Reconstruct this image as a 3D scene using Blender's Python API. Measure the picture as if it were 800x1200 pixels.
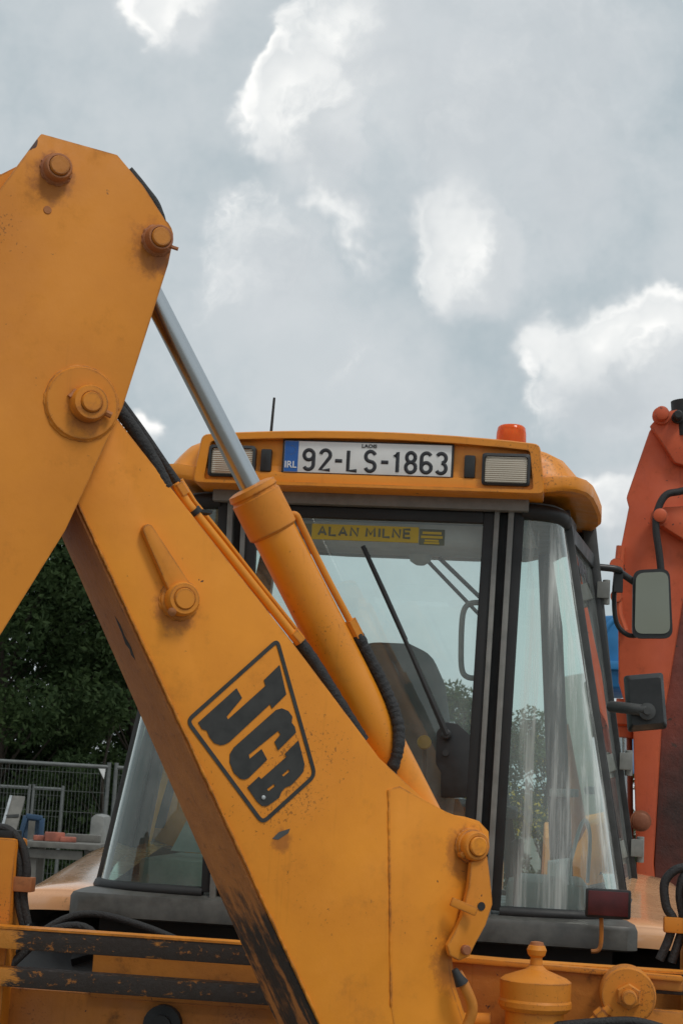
import bpy, bmesh, math, random
from mathutils import Vector as V, Matrix
random.seed(7)
for o in list(bpy.data.objects): bpy.data.objects.remove(o)
sc = bpy.context.scene
col = sc.collection
# ------------------------------------------------------------------ camera
F = 1915.0                       # focal length in photo pixels (photo 800 x 1200)
PITCH = math.atan(330 / F); ROLL = math.radians(3.2)
r0 = V((1, 0, 0)); u0 = V((0, -math.sin(PITCH), math.cos(PITCH))); fw = V((0, math.cos(PITCH), math.sin(PITCH)))
rt = r0 * math.cos(ROLL) + u0 * math.sin(ROLL); upv = -r0 * math.sin(ROLL) + u0 * math.cos(ROLL)
CAM = V((0, 0, 1.75))
cd = bpy.data.cameras.new('camera'); cam = bpy.data.objects.new('camera', cd); col.objects.link(cam)
cam.matrix_world = Matrix(((rt.x, upv.x, -fw.x, CAM.x), (rt.y, upv.y, -fw.y, CAM.y), (rt.z, upv.z, -fw.z, CAM.z), (0, 0, 0, 1)))
cd.sensor_fit = 'VERTICAL'; cd.sensor_height = 24.0; cd.lens = 24.0 * F / 1200.0
cd.clip_start = 0.1; cd.clip_end = 3000
cd.dof.use_dof = True; cd.dof.focus_distance = 4.4; cd.dof.aperture_fstop = 11.0
sc.camera = cam
sc.render.resolution_x = 682; sc.render.resolution_y = 1024
sc.view_settings.view_transform = 'Standard'; sc.view_settings.look = 'None'
sc.view_settings.gamma = 1.0; sc.view_settings.use_curve_mapping = False
sc.view_settings.exposure = 0.0
sc.cycles.max_bounces = 8; sc.cycles.diffuse_bounces = 3; sc.cycles.glossy_bounces = 4; sc.cycles.transparent_max_bounces = 14

def ray(x, y): return rt * ((x - 400) / F) + upv * ((600 - y) / F) + fw
def hit(x, y, p0, n):
    d = ray(x, y); return CAM + d * ((p0 - CAM).dot(n) / d.dot(n))
def at(x, y, Y):
    d = ray(x, y); return CAM + d * (Y / d.y)

# ------------------------------------------------------------------ node helper
class NT:
    def __init__(s, tree): s.t = tree; s.n = tree.nodes; s.l = tree.links
    def put(s, sock, v):
        if v is None: return
        if hasattr(v, 'is_output') or isinstance(v, bpy.types.NodeSocket): s.l.new(v, sock)
        else: sock.default_value = v
    def m(s, op, a, b=None, c=None, clamp=False):
        n = s.n.new('ShaderNodeMath'); n.operation = op; n.use_clamp = clamp
        for i, v in enumerate((a, b, c)): s.put(n.inputs[i], v)
        return n.outputs[0]
    def vm(s, op, a, b=None, out=0):
        n = s.n.new('ShaderNodeVectorMath'); n.operation = op
        s.put(n.inputs[0], a); s.put(n.inputs[1], b)
        return n.outputs['Value'] if op in ('DOT_PRODUCT', 'LENGTH', 'DISTANCE') else n.outputs[0]
    def scale(s, a, f):
        n = s.n.new('ShaderNodeVectorMath'); n.operation = 'SCALE'; s.put(n.inputs[0], a); s.put(n.inputs['Scale'], f); return n.outputs[0]
    def noise(s, vec, scale, detail=3, rough=.5, colour=False, dist=0):
        n = s.n.new('ShaderNodeTexNoise'); s.put(n.inputs['Vector'], vec)
        n.inputs['Scale'].default_value = scale; n.inputs['Detail'].default_value = detail; n.inputs['Roughness'].default_value = rough
        n.inputs['Distortion'].default_value = dist
        return n.outputs['Color' if colour else 'Fac']
    def ss(s, x, a, b, lo=0., hi=1.):
        n = s.n.new('ShaderNodeMapRange'); n.interpolation_type = 'SMOOTHSTEP'
        s.put(n.inputs['Value'], x); n.inputs['From Min'].default_value = a; n.inputs['From Max'].default_value = b
        n.inputs['To Min'].default_value = lo; n.inputs['To Max'].default_value = hi
        return n.outputs['Result']
    def mix(s, f, a, b):
        n = s.n.new('ShaderNodeMix'); n.data_type = 'RGBA'; n.clamp_factor = True
        s.put(n.inputs[0], f)
        for sk, v in ((n.inputs[6], a), (n.inputs[7], b)):
            s.put(sk, (*v, 1) if isinstance(v, tuple) and len(v) == 3 else v)
        return n.outputs[2]
    def xyz(s, x, y, z):
        n = s.n.new('ShaderNodeCombineXYZ')
        for i, v in enumerate((x, y, z)): s.put(n.inputs[i], v)
        return n.outputs[0]
    def bump(s, h, strength, dist=.01):
        n = s.n.new('ShaderNodeBump'); n.inputs['Strength'].default_value = strength; n.inputs['Distance'].default_value = dist
        s.put(n.inputs['Height'], h); return n.outputs[0]

# ------------------------------------------------------------------ sky and sun
SUN_EL = math.radians(58); SUN_AZ = math.radians(138)      # azimuth measured from +Y (view direction) clockwise
sun_dir = V((math.sin(SUN_AZ) * math.cos(SUN_EL), math.cos(SUN_AZ) * math.cos(SUN_EL), math.sin(SUN_EL)))
sd = bpy.data.lights.new('sun', 'SUN'); sd.energy = 1.25; sd.angle = math.radians(14); sd.color = (1, .95, .87)
so = bpy.data.objects.new('sun', sd); col.objects.link(so); so.rotation_euler = sun_dir.to_track_quat('Z', 'Y').to_euler(); so.location = sun_dir * 60
world = bpy.data.worlds.new('World'); sc.world = world; world.use_nodes = True
wt = NT(world.node_tree); wt.n.clear()
sky = wt.n.new('ShaderNodeTexSky'); sky.sky_type = 'NISHITA'; sky.sun_disc = False
sky.sun_elevation = SUN_EL; sky.sun_rotation = SUN_AZ; sky.air_density = 1.2; sky.dust_density = 3.0
tc = wt.n.new('ShaderNodeTexCoord'); D = wt.vm('NORMALIZE', tc.outputs['Generated'])
def dirpx(x, y): return ray(x, y).normalized()
BLOBS = [  # cumulus heads of the sky in view: centre (by its place in the photo), radius in px, weight
    (600, 90, 300, .56), (450, 50, 150, .62), (368, 135, 100, .90), (392, 190, 75, .82), (340, 100, 65, .85), (338, 170, 55, .75),
    (540, 290, 100, .86), (500, 262, 65, .70), (720, 440, 120, .84), (650, 400, 70, .70), (775, 395, 80, .78),
    (400, 265, 60, .60), (300, 330, 150, .48), (420, 430, 130, .42), (205, -15, 75, .8), (150, 495, 55, .6), (730, 600, 70, .75)]
wp = wt.noise(D, 7, 2, .5, True); wq = wt.noise(D, 30, 3, .6, True)
WV = wt.vm('ADD', D, wt.scale(wt.vm('SUBTRACT', wp, (.5, .5, .5)), .060))
WV = wt.vm('ADD', WV, wt.scale(wt.vm('SUBTRACT', wq, (.5, .5, .5)), .042))
n1 = wt.m('MULTIPLY', wt.m('SUBTRACT', wt.noise(D, 3.2, 2, .5), .5), .45)
def field(w):
    tot = None
    for x, y, r, a in BLOBS:
        k = wt.m('DIVIDE', wt.vm('DISTANCE', w, tuple(dirpx(x, y))), r / F)
        k = wt.m('MULTIPLY', wt.ss(k, 1.35, .1), a)
        tot = k if tot is None else wt.m('MAXIMUM', tot, k)
    n2 = wt.noise(w, 13, 7, .62)
    return wt.m('ADD', wt.m('ADD', tot, n1), wt.m('MULTIPLY', wt.m('SUBTRACT', n2, .5), .62))
ld = (rt * -.62 + upv * .78).normalized()
H0 = field(WV); H1 = field(wt.vm('ADD', WV, tuple(ld * .026)))
cov = wt.ss(H0, .18, .62)
lit = wt.ss(wt.m('SUBTRACT', H0, H1), -.01, .36)
lit = wt.m('MULTIPLY', lit, wt.ss(H0, .90, .42, .06, 1.))
lit = wt.m('MULTIPLY', lit, wt.ss(H0, .20, .42))
thick = wt.ss(H0, .35, .95)
veil = wt.ss(wt.noise(wt.vm('ADD', D, (.37, .1, .2)), 5.0, 6, .62), .30, .60)
blue = wt.mix(.85, sky.outputs[0], (4.5, 5.3, 5.6))
base = wt.mix(wt.m('MULTIPLY', veil, .8), blue, (6.35, 6.75, 7.0))
ccol = wt.mix(thick, (6.7, 7.05, 7.3), (5.3, 5.75, 6.1))
thin = None
for x, y, r in ((362, 135, 105), (425, 150, 75), (400, 40, 75), (540, 295, 85), (660, 400, 85), (720, 400, 80), (775, 405, 80), (205, -5, 85), (395, 275, 50)):   # heads thin enough for the sun to shine through
    k = wt.ss(wt.m('DIVIDE', wt.vm('DISTANCE', WV, tuple(dirpx(x, y))), r / F), 1.3, .0)
    thin = k if thin is None else wt.m('MAXIMUM', thin, k)
bn = wt.noise(WV, 24, 6, .58)
billow = wt.ss(wt.m('ADD', bn, wt.m('MULTIPLY', wt.m('SUBTRACT', H0, H1), .9)), .36, .72, .30, 1.)
glow = wt.m('MULTIPLY', wt.m('MULTIPLY', thin, wt.ss(H0, .16, .60)), billow)
lit = wt.m('MAXIMUM', lit, glow)
ccol = wt.mix(wt.m('MULTIPLY', wt.ss(bn, .3, .7), .45), ccol, (5.0, 5.45, 5.8))
ccol = wt.mix(lit, ccol, (10.2, 10.2, 10.0))
fin = wt.mix(wt.m('MAXIMUM', wt.m('MULTIPLY', cov, .85), lit), base, ccol)
world.cycles.sampling_method = 'MANUAL'; world.cycles.sample_map_resolution = 256
bg = wt.n.new('ShaderNodeBackground'); bg.inputs['Strength'].default_value = .1; wt.put(bg.inputs['Color'], fin)
wo = wt.n.new('ShaderNodeOutputWorld'); wt.l.new(bg.outputs[0], wo.inputs[0])

# ------------------------------------------------------------------ materials
MATS = {}
def newmat(name):
    m = bpy.data.materials.new(name); m.use_nodes = True; t = NT(m.node_tree)
    b = t.n['Principled BSDF']; MATS[name] = m
    return m, t, b
def objco(t): return t.n.new('ShaderNodeTexCoord').outputs['Object']
def paint(name, a, b_, rough=.42, dirt=(.10, .05, .025), dirt_amt=.5, bump=.06, spec=.5, seed=0., edge=0., runs=0., chips=.0, stains=()):
    m, t, b = newmat(name); p0 = objco(t); p = t.vm('ADD', p0, (seed, seed * .7, seed * .3))
    n1 = t.noise(p, 2.3, 5, .6); n2 = t.noise(p, 26, 6, .65); n3 = t.noise(p, 9, 8, .7); nf = t.noise(p, 130, 4, .6)
    c = t.mix(t.ss(n1, .3, .7), a, b_)
    c = t.mix(t.ss(t.noise(p, 5.5, 6, .62), .50, .80, 0, .18), c, tuple(min(1, x * 1.1 + .04) for x in a))       # chalky sun-faded patches
    c = t.mix(t.m('MULTIPLY', t.ss(n3, .54, .80), dirt_amt), c, dirt)
    if runs:
        r_ = t.noise(t.vm('MULTIPLY', p, (1, 1, .055)), 55, 5, .6); c = t.mix(t.m('MULTIPLY', t.m('MULTIPLY', t.ss(r_, .56, .74), t.ss(n1, .42, .62)), runs), c, tuple(x * .55 for x in a))
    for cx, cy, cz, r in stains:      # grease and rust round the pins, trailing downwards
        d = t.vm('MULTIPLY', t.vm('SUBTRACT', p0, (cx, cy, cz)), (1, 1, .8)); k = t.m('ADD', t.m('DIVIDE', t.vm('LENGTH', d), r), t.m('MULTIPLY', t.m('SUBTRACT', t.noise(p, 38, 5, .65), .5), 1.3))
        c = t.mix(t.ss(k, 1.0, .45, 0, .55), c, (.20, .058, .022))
    c = t.mix(t.m('MULTIPLY', t.ss(n2, .68, .74), .7), c, dirt)
    c = t.mix(t.ss(t.m('ADD', t.m('MULTIPLY', nf, .5), t.m('MULTIPLY', n1, .5)), .60, .66, 0, .55), c, tuple(x * .5 for x in dirt))
    if chips:
        ch = t.noise(p, 17, 3, .55, dist=1.2); c = t.mix(t.ss(ch, .745 - .06 * chips, .760 - .06 * chips), c, (.07, .03, .02))
    if edge:
        bv = t.n.new('ShaderNodeBevel'); bv.samples = 4; bv.inputs['Radius'].default_value = .010
        ge = t.n.new('ShaderNodeNewGeometry'); dt = t.vm('DOT_PRODUCT', bv.outputs[0], ge.outputs['Normal'])
        e = t.m('MULTIPLY', t.ss(dt, .985, .86), t.ss(t.m('ADD', n3, t.m('MULTIPLY', n2, .4)), .58, .80))
        c = t.mix(t.m('MULTIPLY', e, edge), c, (.13, .055, .03))
    t.put(b.inputs['Base Color'], c); t.put(b.inputs['Roughness'], t.ss(n3, .3, .75, rough - .08, rough + .22))
    b.inputs['Specular IOR Level'].default_value = spec
    h = t.m('ADD', t.m('ADD', t.m('MULTIPLY', n2, .35), t.noise(p, 6, 2)), t.m('MULTIPLY', nf, .10))
    t.put(b.inputs['Normal'], t.bump(h, bump, .02))
    return m
CA = math.radians(7); CX = V((math.cos(CA), -math.sin(CA), 0)); CY = V((math.sin(CA), math.cos(CA), 0)); CZ = V((0, 0, 1))
CO = at(432, 540, 5.0) + CY * .12; CO.z = 0                      # cab frame: rear glass plane, centre line, on the ground
BA = math.radians(25); BN = V((math.sin(BA), -math.cos(BA), 0)); BU = V((math.cos(BA), math.sin(BA), 0)); B0 = at(553, 990, 4.3)
def bp(x, y, off=0.): return hit(x, y, B0 + BN * off, BN)         # a point on the side plate of the swung boom
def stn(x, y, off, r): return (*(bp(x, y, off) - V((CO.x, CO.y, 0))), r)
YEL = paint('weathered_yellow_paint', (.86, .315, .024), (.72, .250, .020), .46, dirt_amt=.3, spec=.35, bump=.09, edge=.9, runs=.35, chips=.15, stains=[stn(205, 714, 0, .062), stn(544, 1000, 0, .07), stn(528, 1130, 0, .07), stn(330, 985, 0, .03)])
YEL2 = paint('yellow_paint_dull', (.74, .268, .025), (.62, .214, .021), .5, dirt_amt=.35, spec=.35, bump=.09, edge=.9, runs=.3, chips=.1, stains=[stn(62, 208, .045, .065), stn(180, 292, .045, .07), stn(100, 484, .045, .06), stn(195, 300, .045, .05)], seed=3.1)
ORG = paint('roof_orange_paint', (.84, .305, .018), (.74, .255, .015), .36, dirt_amt=.25, edge=.5, runs=.4, chips=.1, seed=5.)
GRM = paint('grimy_yellow_paint', (.62, .225, .024), (.40, .135, .02), .55, (.03, .018, .012), 1., .3, seed=8.3, edge=1., runs=.7, chips=.7)
FEN = paint('fender_paint', (.82, .45, .23), (.79, .41, .20), .22, (.4, .2, .09), .3, bump=.012, seed=2.)
_b = FEN.node_tree.nodes['Principled BSDF']; _b.inputs['Coat Weight'].default_value = 1.0; _b.inputs['Coat Roughness'].default_value = .12; _b.inputs['Coat IOR'].default_value = 1.6
RUS = paint('rusty_pin_steel', (.26, .085, .04), (.46, .17, .045), .55, (.05, .022, .016), .95, .3, seed=1.)
RED = paint('red_orange_machine_paint', (.62, .110, .032), (.52, .085, .028), .55, (.18, .045, .022), .65, .12, seed=4., edge=.9, runs=.6, chips=.5)
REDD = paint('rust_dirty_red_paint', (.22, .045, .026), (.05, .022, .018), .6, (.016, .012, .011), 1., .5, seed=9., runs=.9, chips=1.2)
BLU = paint('blue_machine_paint', (.02, .20, .46), (.02, .17, .40), .45, (.05, .06, .08), .4, seed=6.)
BLUD = paint('dull_blue_paint', (.03, .08, .16), (.04, .08, .14), .6, (.05, .06, .07), .5, seed=6.5)
def simple(name, c, rough=.5, metal=0., bump=0., var=.25, spec=.5, nscale=14):
    m, t, b = newmat(name); p = objco(t); n = t.noise(p, nscale, 6, .6)
    t.put(b.inputs['Base Color'], t.mix(t.ss(n, .3, .7), tuple(x * (1 - var) for x in c), tuple(min(1, x * (1 + var)) for x in c)))
    t.put(b.inputs['Roughness'], t.ss(n, .3, .7, max(.02, rough - .1), min(1, rough + .1)))
    b.inputs['Metallic'].default_value = metal; b.inputs['Specular IOR Level'].default_value = spec
    if bump: t.put(b.inputs['Normal'], t.bump(n, bump, .01))
    return m
BLK = simple('black_rubber', (.016, .017, .018), .6, bump=.1)
HOSE = simple('braided_black_hose', (.02, .02, .021), .62, bump=.5, nscale=180, var=.6)
DGR = simple('dark_grey_paint', (.06, .062, .062), .5)
GRY = simple('grey_frame_paint', (.21, .213, .20), .5, var=.18)
SILL = simple('cab_sill_grey', (.085, .085, .078), .42, var=.3, bump=.1)
LGR = simple('light_grey_trim', (.34, .35, .34), .5, var=.12)
SEATM = simple('grey_seat_vinyl', (.10, .11, .11), .7, var=.15, bump=.1)
LINER = simple('grey_headliner', (.62, .64, .64), .8, var=.08)
PLAS = simple('black_plastic', (.022, .023, .024), .45, var=.3)
STEEL = simple('galvanised_steel', (.42, .44, .45), .45, .6, var=.2)
WIRE = simple('weathered_wire', (.10, .11, .105), .7, .2, var=.2)
FPOST = simple('weathered_fence_tube', (.14, .15, .147), .6, .2, var=.2)
WHT = simple('plate_white', (.74, .75, .74), .4, var=.05)
EUB = simple('plate_blue', (.02, .12, .42), .4, var=.08)
EUY = simple('plate_star_gold', (.5, .46, .2), .4)
INK = simple('black_ink', (.022, .024, .03), .45)
DECAL = simple('logo_black_vinyl', (.030, .031, .030), .5, var=.25, nscale=30)
STK = simple('yellow_sticker', (.50, .37, .04), .5, var=.06)
STKD = simple('dull_yellow_plastic', (.38, .24, .03), .5)
STKG = simple('sticker_green_grey', (.12, .14, .10), .5)
CONC = simple('pale_timber', (.15, .145, .13), .8, var=.2, bump=.3)
BRK = simple('red_clay', (.36, .12, .08), .8, var=.3, bump=.3)
BARK = simple('tree_bark', (.045, .035, .026), .9, bump=.5)
def chrome():
    m, t, b = newmat('chrome_rod'); p = objco(t)
    n = t.noise(p, 5, 5, .7, dist=.4)
    t.put(b.inputs['Base Color'], t.mix(t.ss(n, .62, .70), (.50, .53, .55), (.42, .22, .12)))
    t.put(b.inputs['Metallic'], t.ss(n, .62, .70, 1, .2)); b.inputs['Roughness'].default_value = .27
    return m
CHR = chrome()
def glass(name, tint, dust_sheen=.03, rough=.0, sheen_streaks=False):
    m = bpy.data.materials.new(name); m.use_nodes = True; t = NT(m.node_tree); t.n.clear()
    tr = t.n.new('ShaderNodeBsdfTransparent'); tr.inputs[0].default_value = (*tint, 1)
    gl = t.n.new('ShaderNodeBsdfGlossy'); gl.inputs['Roughness'].default_value = rough; gl.inputs[0].default_value = (.95, 1, .97, 1)
    fr = t.n.new('ShaderNodeFresnel'); fr.inputs['IOR'].default_value = 1.52
    geo = t.n.new('ShaderNodeNewGeometry')
    s1 = t.n.new('ShaderNodeMixShader')
    f2 = t.m('MULTIPLY', fr.outputs[0], 1.9, clamp=True)
    t.l.new(f2, s1.inputs[0]); t.l.new(tr.outputs[0], s1.inputs[1]); t.l.new(gl.outputs[0], s1.inputs[2])
    df = t.n.new('ShaderNodeBsdfDiffuse'); df.inputs[0].default_value = (.78, .82, .79, 1)  # pale film: real dust plus sky sheen put into the colour
    p = objco(t)
    if sheen_streaks:
        q = t.vm('MULTIPLY', p, (1, 1, .04)); nn = t.ss(t.noise(q, 26, 5, .6), .42, .75, dust_sheen * .35, dust_sheen * 2.4)  # vertical pale streaks painted in place of sky reflected in the pane
    else:
        nn = t.ss(t.noise(p, 5, 6, .65), .35, .75, dust_sheen * .5, dust_sheen * 2)
    s2 = t.n.new('ShaderNodeMixShader'); t.l.new(nn, s2.inputs[0]); t.l.new(s1.outputs[0], s2.inputs[1]); t.l.new(df.outputs[0], s2.inputs[2])
    o = t.n.new('ShaderNodeOutputMaterial'); t.l.new(s2.outputs[0], o.inputs[0])
    return m
GLR = glass('rear_window_glass', (.87, .95, .93), .07)
GLQ = glass('quarter_window_glass', (.80, .95, .90), .34, sheen_streaks=True)
GLQL = glass('left_quarter_window_glass', (.66, .90, .80), .07)
GLF = glass('windscreen_glass', (.84, .92, .90), .02)
def beaconmat():
    m, t, b = newmat('orange_beacon_lens'); b.inputs['Base Color'].default_value = (.95, .16, .02, 1)
    b.inputs['Roughness'].default_value = .12; b.inputs['Transmission Weight'].default_value = .45; b.inputs['IOR'].default_value = 1.3
    b.inputs['Subsurface Weight'].default_value = .3; return m
BEA = beaconmat()
def lensmat():
    m, t, b = newmat('ribbed_lamp_lens'); p = objco(t)
    w = t.n.new('ShaderNodeTexWave'); w.bands_direction = 'Z'; w.inputs['Scale'].default_value = 48; t.put(w.inputs['Vector'], p)
    b.inputs['Base Color'].default_value = (.56, .48, .38, 1); b.inputs['Roughness'].default_value = .18; b.inputs['Metallic'].default_value = .55
    t.put(b.inputs['Normal'], t.bump(w.outputs[0], .28, .004)); return m
LENS = lensmat()
def mirror():
    m, t, b = newmat('mirror_glass'); b.inputs['Base Color'].default_value = (.62, .70, .64, 1); b.inputs['Metallic'].default_value = 1.0
    b.inputs['Roughness'].default_value = .06; return m
MIR = mirror()
REFL = simple('dark_red_reflector', (.085, .012, .014), .4, var=.3)

# ------------------------------------------------------------------ mesh helpers
class MB:
    def __init__(s): s.v = []; s.f = []
    def add(s, vs, fs):
        k = len(s.v); s.v += [V(p) for p in vs]; s.f += [tuple(i + k for i in f) for f in fs]; return s
    def prism(s, pts, dv):
        n = len(pts); pts = [V(p) for p in pts]
        bk = [p + (dv(i) if callable(dv) else V(dv)) for i, p in enumerate(pts)]
        return s.add(pts + bk, [tuple(range(n)), tuple(range(2 * n - 1, n - 1, -1))] + [(i, i + n, (i + 1) % n + n, (i + 1) % n) for i in range(n)])
    def box(s, c, ax, ay, az):
        c, ax, ay, az = V(c), V(ax), V(ay), V(az)
        vs = [c + ax * i + ay * j + az * k for i in (-1, 1) for j in (-1, 1) for k in (-1, 1)]
        return s.add(vs, [(0, 1, 3, 2), (4, 6, 7, 5), (0, 4, 5, 1), (2, 3, 7, 6), (0, 2, 6, 4), (1, 5, 7, 3)])
    def beam(s, p0, p1, w, d, side):
        p0, p1 = V(p0), V(p1); a = (p1 - p0); c = (p0 + p1) / 2; a2 = a / 2; a = a.normalized()
        x = V(side); x = (x - a * x.dot(a)).normalized(); y = a.cross(x)
        return s.box(c, x * w / 2, y * d / 2, a2)
    def lathe(s, prof, o, axis, n=24, xdir=None):
        o = V(o); a = V(axis).normalized(); x = V(xdir) if xdir else (V((0, 0, 1)) if abs(a.z) < .9 else V((1, 0, 0)))
        x = (x - a * x.dot(a)).normalized(); y = a.cross(x); vs = []; fs = []
        for r, h in prof:
            for i in range(n):
                t = 2 * math.pi * i / n; vs.append(o + a * h + (x * math.cos(t) + y * math.sin(t)) * r)
        m = len(prof)
        for j in range(m - 1):
            for i in range(n): fs.append((j * n + i, j * n + (i + 1) % n, (j + 1) * n + (i + 1) % n, (j + 1) * n + i))
        fs.append(tuple(range(n - 1, -1, -1))); fs.append(tuple(range((m - 1) * n, m * n)))
        return s.add(vs, fs)
    def cyl(s, p0, p1, r, r1=None, n=20):
        p0, p1 = V(p0), V(p1); return s.lathe([(r, 0), (r if r1 is None else r1, (p1 - p0).length)], p0, p1 - p0, n)
    def tube(s, path, r, n=10, flat=None):
        path = [V(p) for p in path]; vs = []; fs = []; prev = None; m = len(path)
        for i, p in enumerate(path):
            t = (path[min(i + 1, m - 1)] - path[max(i - 1, 0)]).normalized()
            if prev is None:
                x = V((0, 0, 1)) if abs(t.z) < .9 else V((1, 0, 0))
                if flat is not None: x = V(flat)
            else: x = prev
            x = (x - t * x.dot(t)).normalized(); prev = x; y = t.cross(x); rr = r(i / (m - 1)) if callable(r) else r
            for k in range(n):
                a = 2 * math.pi * k / n
                vs.append(p + x * math.cos(a) * rr * (1 if flat is None else .3) + y * math.sin(a) * rr)
        for j in range(m - 1):
            for k in range(n): fs.append((j * n + k, j * n + (k + 1) % n, (j + 1) * n + (k + 1) % n, (j + 1) * n + k))
        fs.append(tuple(range(n - 1, -1, -1))); fs.append(tuple(range((m - 1) * n, m * n)))
        return s.add(vs, fs)
    def loft(s, rings, cap0=True, cap1=True):
        n = len(rings[0]); vs = [V(p) for r in rings for p in r]; fs = []
        for j in range(len(rings) - 1):
            for i in range(n): fs.append((j * n + i, j * n + (i + 1) % n, (j + 1) * n + (i + 1) % n, (j + 1) * n + i))
        if cap0: fs.append(tuple(range(n - 1, -1, -1)))
        if cap1: fs.append(tuple(range((len(rings) - 1) * n, len(rings) * n)))
        return s.add(vs, fs)
    def grid(s, rows):
        n = len(rows[0]); vs = [V(p) for r in rows for p in r]
        return s.add(vs, [(j * n + i, j * n + i + 1, (j + 1) * n + i + 1, (j + 1) * n + i) for j in range(len(rows) - 1) for i in range(n - 1)])
def rough_tube(m, path, r, n=12, amp=.05, turns=None):
    path = [V(p) for p in path]; ph = [random.uniform(-1, 1) for _ in path]
    return m.tube(path, lambda t: r * (1 + amp * ph[min(len(ph) - 1, int(t * (len(ph) - 1) + .5))]), n)
def spline(pts, k=8):
    pts = [V(p) for p in pts]; out = []
    for i in range(len(pts) - 1):
        a, b, c, d = pts[max(i - 1, 0)], pts[i], pts[i + 1], pts[min(i + 2, len(pts) - 1)]
        for j in range(k):
            t = j / k; out.append(.5 * ((2 * b) + (c - a) * t + (2 * a - 5 * b + 4 * c - d) * t * t + (3 * b - a - 3 * c + d) * t ** 3))
    out.append(pts[-1]); return out
ORI = {}
def root(name, loc, label, cat, group=None):
    o = bpy.data.objects.new(name, None); col.objects.link(o); o.location = loc; o.empty_display_size = .2
    o['label'] = label; o['category'] = cat
    if group: o['group'] = group
    ORI[o] = V(loc); return o
def obj(name, mb, mat, parent=None, bevel=0., seg=2, smooth=38, **props):
    org = ORI[parent] if parent else V((0, 0, 0))
    me = bpy.data.meshes.new(name)
    if isinstance(mb, MB):
        bm = bmesh.new(); vs = [bm.verts.new(p - org) for p in mb.v]
        for f in mb.f:
            try: bm.faces.new([vs[i] for i in f])
            except ValueError: pass
        bmesh.ops.recalc_face_normals(bm, faces=bm.faces)
        if bevel:
            es = [e for e in bm.edges if len(e.link_faces) == 2 and e.calc_face_angle(0) > math.radians(28)]
            bmesh.ops.bevel(bm, geom=es, offset=bevel, segments=seg, affect='EDGES', profile=.6, clamp_overlap=True)
        bm.to_mesh(me); bm.free()
    else:
        me = mb; me.transform(Matrix.Translation(-org)); me.name = name
    me.materials.clear(); me.materials.append(mat)
    if smooth:
        for p in me.polygons: p.use_smooth = True
        me.set_sharp_from_angle(angle=math.radians(smooth))
    o = bpy.data.objects.new(name, me); col.objects.link(o)
    if parent: o.parent = parent
    ORI[o] = org
    for k, v in props.items(): o[k] = v
    return o
def curve_mesh(splines, extrude, M):
    c = bpy.data.curves.new('c', 'CURVE'); c.dimensions = '2D'; c.fill_mode = 'BOTH'; c.extrude = extrude
    for pts in splines:
        s = c.splines.new('POLY'); s.points.add(len(pts) - 1); s.use_cyclic_u = True
        for i, p in enumerate(pts): s.points[i].co = (p[0], p[1], 0, 1)
    return _conv(c, M)
def _conv(c, M):
    o = bpy.data.objects.new('c', c); col.objects.link(o)
    dg = bpy.context.evaluated_depsgraph_get(); me = bpy.data.meshes.new_from_object(o.evaluated_get(dg))
    bpy.data.objects.remove(o); bpy.data.curves.remove(c); me.transform(M); return me
def text_mesh(s, size, M, extrude=.0006, bold=0., width=None):
    c = bpy.data.curves.new('t', 'FONT'); c.body = s; c.size = size; c.align_x = 'CENTER'; c.align_y = 'CENTER'; c.extrude = extrude; c.offset = bold
    me = _conv(c, Matrix.Identity(4))
    xs = [v.co.x for v in me.vertices]; w = max(xs) - min(xs); cx = (max(xs) + min(xs)) / 2
    ys = [v.co.y for v in me.vertices]; cy = (max(ys) + min(ys)) / 2
    me.transform(Matrix.Diagonal(((width / w) if width else 1, 1, 1, 1)) @ Matrix.Translation((-cx, -cy, 0))); me.transform(M); return me
def frame(o, x, y, z=None):
    x, y = V(x).normalized(), V(y).normalized(); z = x.cross(y) if z is None else z
    return Matrix(((x.x, y.x, z.x, o.x), (x.y, y.y, z.y, o.y), (x.z, y.z, z.z, o.z), (0, 0, 0, 1)))
def rounded(poly, r, k=5):
    out = []; n = len(poly)
    for i in range(n):
        p = V(poly[i]).to_3d(); a = V(poly[i - 1]).to_3d(); b = V(poly[(i + 1) % n]).to_3d()
        ua = (a - p); ub = (b - p); rr = min(r, ua.length * .45, ub.length * .45); p1 = p + ua.normalized() * rr; p2 = p + ub.normalized() * rr
        for j in range(k + 1):
            t = j / k; out.append(p1 * (1 - t) ** 2 + p * 2 * t * (1 - t) + p2 * t * t)
    return out

# ------------------------------------------------------------------ ground
def ground():
    m, t, b = newmat('gravel_yard'); p = objco(t); n = t.noise(p, 3, 8, .7); n2 = t.noise(p, 40, 4, .6); n3 = t.noise(p, .25, 4, .6)
    c = t.mix(t.ss(n, .3, .7), (.15, .14, .125), (.27, .25, .22)); c = t.mix(t.ss(n3, .4, .6), c, (.2, .18, .15)); c = t.mix(t.ss(n2, .6, .75), c, (.34, .33, .31))
    t.put(b.inputs['Base Color'], c); b.inputs['Roughness'].default_value = .9; t.put(b.inputs['Normal'], t.bump(n2, .6, .03))
    S = 900; g = MB().add([(-S, -S, 0), (S, -S, 0), (S, S, 0), (-S, S, 0)], [(0, 1, 2, 3)])
    obj('ground', g, m, smooth=0, kind='structure')
ground()

# ------------------------------------------------------------------ backhoe loader: frames of reference
def W(x, y, z): return CO + CX * x + CY * y + CZ * z
def cp(x, y, ly): return hit(x, y, CO + CY * ly, CY)
PX = 4.0 / F                      # metres per photo pixel on the boom
L = root('backhoe_loader', (CO.x, CO.y, 0), 'yellow backhoe loader with glazed cab, number plate and raised arm in the foreground', 'backhoe loader')

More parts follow.
